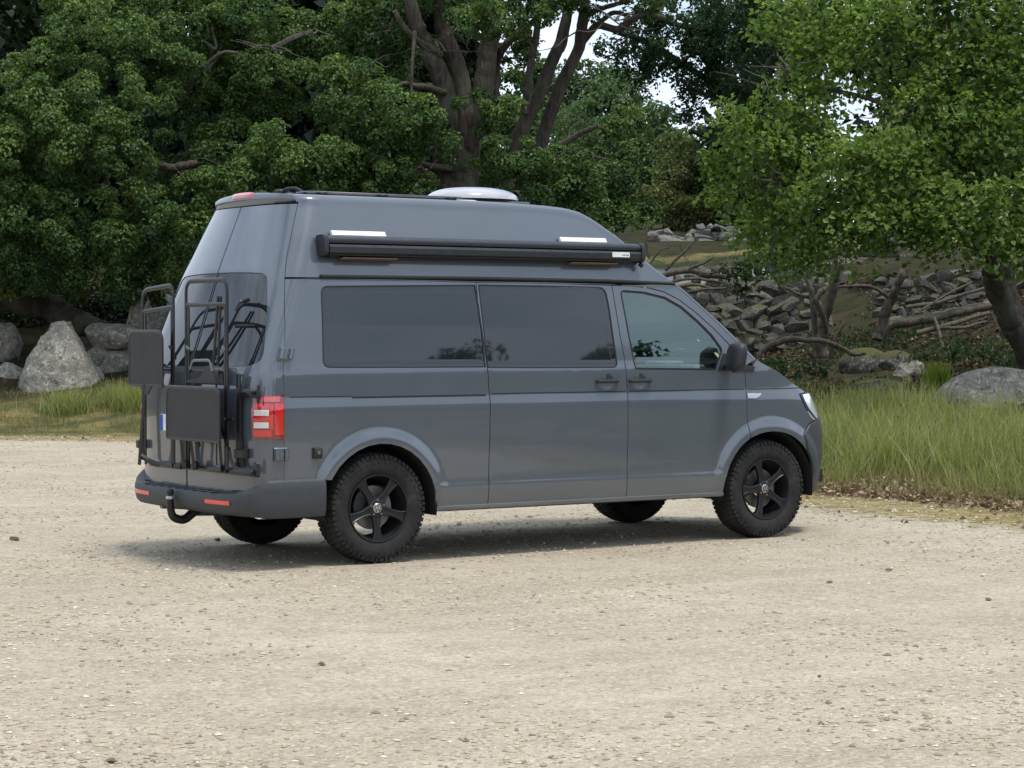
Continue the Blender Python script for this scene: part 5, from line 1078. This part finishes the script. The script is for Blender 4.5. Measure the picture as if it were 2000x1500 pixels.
# --- wheels
def wheel(cx, sg, rot):
    o = link('wheel', None, van); o.location = (cx, sg*.815, .375)
    hw = .118; prof = [(.228, -.100), (.243, -.112), (.275, -.121), (.320, -.1195), (.342, -.112), (.356, -.100), (.3635, -.085), (.366, -.05), (.367, 0), (.366, .05), (.3635, .085), (.356, .100), (.342, .112), (.32, .1195), (.275, .121), (.243, .112), (.228, .100)]
    m = MB(); m.lathe(prof, (0, 0, 0), 1, 72)
    t = m.build('tyre', M_TYRE, o, 60)
    m = MB(); nL = 60
    for k in range(nL):
        for q, (w0, w1, hgt, sh) in enumerate(((.060, .117, .3722, 0), (.012, .054, .374, .5), (-.054, -.012, .374, 0), (-.117, -.060, .3722, .5))):
            tc_ = 2*math.pi*(k+sh)/nL; dt = 2*math.pi/nL*.36; P = []
            sk_ = (.025 if q in (1, 2) else 0)
            for y_, s_ in ((w0, -1), (w1, 1)):
                out_ = abs(y_) > .1
                for d_ in (-1, 1):
                    tt = tc_+d_*dt*(1.05 if k % 2 else .8)+sk_*s_
                    for r_ in ((.338 if out_ else .360), (hgt-.012 if out_ else hgt)): P.append((r_*math.cos(tt), y_*(1.04 if out_ and r_ < .35 else 1), r_*math.sin(tt)))
            m.hull(P)
    m.build('tread_blocks', M_TYRE, o, 20)['kind'] = 'stuff'
    m = MB()
    for k in range(40):
        tt = 2*math.pi*k/40; m.hull([(r_*math.cos(tt+d_), sg*y_, r_*math.sin(tt+d_)) for r_ in (.305, .338) for d_ in (-.03, .03) for y_ in (.112, .1235 if r_ < .32 else .1185)])
    m.build('sidewall_lugs', M_TYRE, o, 20)['kind'] = 'stuff'
    m = MB(); m.lathe([(.232, sg*.104), (.229, sg*.112), (.220, sg*.110), (.211, sg*.085), (.196, sg*.03), (.192, -sg*.08)], (0, 0, 0), 1, 60); rim = m.build('rim', M_RIM, o, 40, fix=False)
    fs = lambda r_, t_, y_: (r_*math.cos(t_), sg*y_, r_*math.sin(t_))
    for k in range(5):
        t0 = rot+k*2*math.pi/5; m = MB(); st = []
        for r_, w_, y_ in ((.045, .040, .088), (.075, .031, .090), (.115, .024, .094), (.158, .025, .098), (.192, .032, .101), (.217, .045, .103)):
            ln = [(-1, -.03), (-1, -.004), (-.72, .0), (-.55, -.005), (0, -.0075), (.55, -.005), (.72, .0), (1, -.004), (1, -.03)]
            st.append([(r_*math.cos(t0)-s_*w_*math.sin(t0), sg*(y_+dy), r_*math.sin(t0)+s_*w_*math.cos(t0)) for s_, dy in ln])
        m.grid(np.array(st)); m.build('spoke', M_RIM, rim, 30, fix=True)
    m = MB(); m.lathe([(.062, sg*.05), (.062, sg*.086), (.055, sg*.090), (.034, sg*.091)], (0, 0, 0), 1, 36); m.build('hub', M_RIM, rim, 30, fix=False)
    for k in range(5):
        t0 = rot+(k+.5)*2*math.pi/5; m = MB(); c = fs(.051, t0, 0); m.lathe([(.0085, sg*.080), (.0085, sg*.095), (.006, sg*.098), (0, sg*.098)], c, 1, 6); m.build('wheel_bolt', M_STEEL, rim, 30)
    m = MB(); m.lathe([(.033, sg*.088), (.033, sg*.097), (.030, sg*.0995), (0, sg*.1005)], (0, 0, 0), 1, 30); cap = m.build('hub_cap', M_SILVER, rim, 30)
    m = MB(); bar = lambda p, q: m.box(((p[0]+q[0])/2, sg*.1012, (p[1]+q[1])/2), (math.hypot(q[0]-p[0], q[1]-p[1])+.003, .002, .0042), .0005, ry=-math.atan2(q[1]-p[1], q[0]-p[0]))
    for pts in (((-.010, .022), (0, .003), (.010, .022)), ((-.021, .012), (-.010, -.021), (0, -.002), (.010, -.021), (.021, .012))):
        for p, q in zip(pts, pts[1:]): bar(p, q)
    m.tube([(.0265*math.cos(q), sg*.1008, .0265*math.sin(q)) for q in np.linspace(0, 6.283, 28, endpoint=False)], .0016, 5, closed=True); m.build('emblem', M_CABDARK, cap)
    m = MB(); m.lathe([(.06, sg*.02), (.148, sg*.022), (.150, sg*.01), (.148, sg*.0), (.06, 0)], (0, 0, 0), 1, 40); m.build('brake_disc', M_STEEL, o, 30, fix=False)
    m = MB(); m.hull([(r_*math.cos(t_), sg*y_, r_*math.sin(t_)) for r_ in (.095, .165) for t_ in (2.6, 3.0, 3.5) for y_ in (-.03, .05)]); m.build('brake_caliper', M_CABDARK, o)
    return o
wheel(0, -1, R(-90)); wheel(3.4, -1, R(-107)); wheel(0, 1, .4); wheel(3.4, 1, .9)

# --- awning
aw = link('awning', None, van); aw.location = (0, 0, 0)
AX0, AX1 = -.385, 2.265
def ext(prof, x0, x1): return MB().prism(prof, lambda p, d: (d, p[0], p[1]), x0, x1)
ext([(-.755, 2.150), (-.872, 2.157), (-.880, 2.170), (-.876, 2.188), (-.860, 2.201), (-.830, 2.207), (-.775, 2.205), (-.740, 2.19)], AX0, AX1).build('case', M_CASE, aw, 50)
ext([(-.76, 2.068), (-.868, 2.080), (-.884, 2.095), (-.888, 2.130), (-.880, 2.146), (-.868, 2.149), (-.76, 2.145)], AX0+.035, AX1-.02).build('lead_rail', M_CASE, aw, 30)
ext([(-.79, 2.060), (-.872, 2.073), (-.879, 2.081), (-.86, 2.084), (-.79, 2.072)], AX0+.04, AX1-.10).build('under_rail', M_BLACK, aw, 30)
ext([(-.775, 2.054), (-.84, 2.060), (-.845, 2.066), (-.775, 2.068)], AX0+.06, AX1-.22).build('bottom_rail', M_BLACKP, aw, 30)
for x in (AX0-.006, AX1-.022):
    ext([(-.765, 2.064), (-.872, 2.072), (-.892, 2.094), (-.892, 2.17), (-.878, 2.199), (-.84, 2.212), (-.77, 2.208)], x, x+.03).build('end_cap', M_BLACKP, aw, 30)
m = MB(); m.tube([(AX1-.01, -.85, 2.06), (AX1+.01, -.85, 2.045)], .018, 8); m.build('crank_eye', M_BLACKP, aw)
for x0, x1 in ((-.275, .142), (1.598, 2.002)):
    ext([(-.757, 2.206), (-.785, 2.206), (-.790, 2.214), (-.768, 2.244), (-.752, 2.244)], x0, x1).build('mounting_plate', M_WHITE, aw, 30)
    ext([(-.82, 2.044), (-.872, 2.055), (-.873, 2.062), (-.82, 2.056)], x0+.03, x1+.04).build('bracket_glint', M_BROWNGLINT, aw, 30)  # brown strip paints the glint along the bracket's lower edge
m = MB(); m.box((2.055, -.8875, 2.122), (.155, .006, .036), .001); lb = m.build('maker_label', M_PLATEW, aw)
for x, w_ in ((2.068, .007), (2.083, .010), (2.099, .008), (2.115, .012)):
    m = MB(); m.box((x, -.891, 2.120), (w_, .002, .008), .0005); m.build('label_mark', M_CABDARK, lb)

# ------------------------------------------------------------------ folding racks on the rear doors
def P3(x, y, z): return np.array([x, y, z])
def rack(label, x, yl, yr, zt, zbar, plate, posts, tilt=0.):
    """yl, yr: left and right upright of the hoop"""
    o = empty('folding_rack', (-1.018, (yl+yr)/2, .64), label, 'rack', 'black folding racks hung on the rear doors'); O = np.array(o.location)
    def b(m, name, mat=M_BLACK, sharp=40, par=None):
        m.v = [tuple(np.array((-1.018+(v[0]+1.2)*.53, v[1], v[2]))-O) for v in m.v]; return m.build(name, mat, par or o, sharp)
    hoop = fillet([P3(x, yl, .66), P3(x, yl, zt-tilt), P3(x, yr, zt), P3(x, yr, .66)], .085, 8); b(MB().tube(hoop, .0165, 12), 'hoop')
    b(MB().tube([P3(x, yl+.01, zbar-tilt), P3(x, yr+.01, zbar)], .015, 10), 'cross_bar')
    for y in (yl-.035, yr+.035):
        dy = -.0; b(MB().box((x+.004, y, 1.18), (.022, .022, 1.10)), 'inner_leg')
        b(MB().box((x-.01, y, 1.455), (.03, .05, .022), .006, rx=.5), 'clip', M_STEEL)
    b(MB().tube([P3(x+.03, yl-.03, 1.30), P3(x+.03, yr+.03, 1.30)], .012, 8), 'brace_bar')
    px, y0, y1, z0, z1 = plate
    pg = fillet([np.array(q) for q in ((y0, z0), (y0, z1), (y1, z1), (y1, z0))], .075, 6, closed=True)
    pg = [q for q in pg if q[1] > z0+.076]; pg = [np.array((y0, z0))]+sorted([q for q in pg if False], key=lambda q: q[0])+pg+[np.array((y1, z0))]
    b(MB().prism([tuple(q) for q in pg], lambda q, d: (d, q[0], q[1]), px-.006, px+.010), 'tray_mesh', M_TRAY)
    rim_ = [P3(px, q[0], q[1]) for q in pg]; b(MB().tube(rim_, .0135, 10), 'tray_rim'); b(MB().tube([P3(px+.004, y0, z0), P3(px+.004, y1, z0)], .012, 8), 'tray_rim')
    for (ya, za, xa), (yb_, zb, xb) in posts:
        d = P3(xb, yb_, zb)-P3(xa, ya, za); b(MB().tube([P3(xa, ya, za), P3(xb, yb_, zb)], .021, 4), 'post')
    return o, b
def tray_mat():
    t = NT('tray_mesh_black'); c = t.co(); n = t.voro(c, 260); k = t.noise(c, 5, 5, .6)
    t.pbr(t.ramp(k, [(.3, (.030, .031, .033)), (.7, (.042, .043, .044))]), .62, bump=t.bump(n, .5, .002), spec=.3); return t.m
M_TRAY = tray_mat()
rl, b = rack('left folding rack, its mesh tray held out on a long post clear of the van', -1.20, .615, .115, 1.885, 1.735, (-1.37, .64, .10, 1.195, 1.565),
         [((.38, 1.20, -1.37), (.53, .635, -1.33))], .03)
b(MB().tube(fillet([P3(-1.33, .51, .70), P3(-1.25, .45, .66), P3(-1.20, .40, .64), P3(-1.16, .30, .645)], .03), .02, 4), 'foot')
b(MB().hull([(-1.37+dx, .365+q*wd, z) for z, wd in ((1.19, .10), (1.13, .03)) for q in (-1, 1) for dx in (-.008, .008)]), 'gusset')
b(MB().hull([(-1.20+dx, .15+q, z) for q, z in ((0, 1.19), (-.25, 1.15), (.1, 1.11), (-.16, 1.09)) for dx in (-.006, .006)]), 'gusset')
b(MB().tube(fillet([P3(-1.19, .42, 1.33), P3(-1.10, .44, 1.33), P3(-.99, .45, 1.33)], .03), .012, 8), 'stay')
b(MB().box((-1.17, .28, .64), (.04, .50, .035)), 'bottom_bar')
rr, b = rack('right folding rack with a wide mesh tray in front of the tow ball', -1.20, -.085, -.70, 1.905, 1.745, (-1.37, .03, -.765, .845, 1.19),
         [((-.10, .87, -1.30), (-.10, .635, -1.24)), ((-.25, .87, -1.30), (-.25, .635, -1.24)), ((-.62, .90, -1.24), (-.62, .64, -1.20))])
b(MB().tube([P3(-1.18, -.52, .66), P3(-1.18, -.52, 1.30)], .013, 4), 'post')
for y in (-.10, -.25, -.62): b(MB().lathe([(.001, -.03), (.028, -.03), (.028, .03), (.001, .03)], (-1.225, y, .665), 1, 14), 'hinge_roll')
b(MB().box((-1.15, -.42, .645), (.045, 1.16, .035)), 'bottom_bar')
b(MB().tube(fillet([P3(-1.18, -.70, .80), P3(-1.18, -.74, .70), P3(-1.15, -.80, .66), P3(-1.09, -.98, .655)], .04), .016, 8), 'stay')
b(MB().box((-1.075, -.985, .67), (.07, .055, .10), .012), 'rubber_foot', M_BLACKP)
b(MB().box((-1.07, -.84, 1.165), (.10, .20, .055), .015), 'bracket'); b(MB().box((-1.03, -.965, 1.16), (.03, .022, .12), .006), 'bracket'); b(MB().box((-1.10, -.76, .98), (.035, .05, .62), .008), 'upright')
b(MB().tube(fillet([P3(-1.12, -.74, 1.70), P3(-1.08, -.76, 1.76), P3(-.90, -.70, 1.775), P3(-.80, -.60, 1.775)], .05), .014, 8), 'stay')
b(MB().tube([P3(-1.12, -.74, 1.60), P3(-.82, -.70, 1.60)], .012, 8), 'stay')
b(MB().tube([P3(-1.06, -.32, 1.15), P3(-1.06, -.42, 1.80)], .015, 8), 'strut'); b(MB().tube([P3(-1.06, -.40, 1.15), P3(-1.06, -.46, 1.80)], .015, 8), 'strut')
hb = fillet([P3(-1.22, -.10, 1.22), P3(-1.22, -.18, 1.245), P3(-1.22, -.34, 1.25), P3(-1.22, -.44, 1.34), P3(-1.22, -.54, 1.34), P3(-1.22, -.58, 1.22)], .05, 6)
b(MB().prism([(q[1], q[2]) for q in hb], lambda q, d: (d, q[0], q[1]), -1.25, -1.14), 'latch_housing', M_BLACKP)
b(MB().tube(fillet([P3(-1.255, -.20, 1.31), P3(-1.255, -.24, 1.37), P3(-1.255, -.50, 1.375), P3(-1.255, -.54, 1.30)], .03), .010, 8), 'latch_grip', M_STEEL)
for y in (-.62, -.20): b(MB().tube([P3(-1.21, y, .93), P3(-1.21, y-.10, .80)], .016, 4), 'strut')
b(MB().box((-1.20, -.72, .99), (.02, .12, .022)), 'cross_bar')
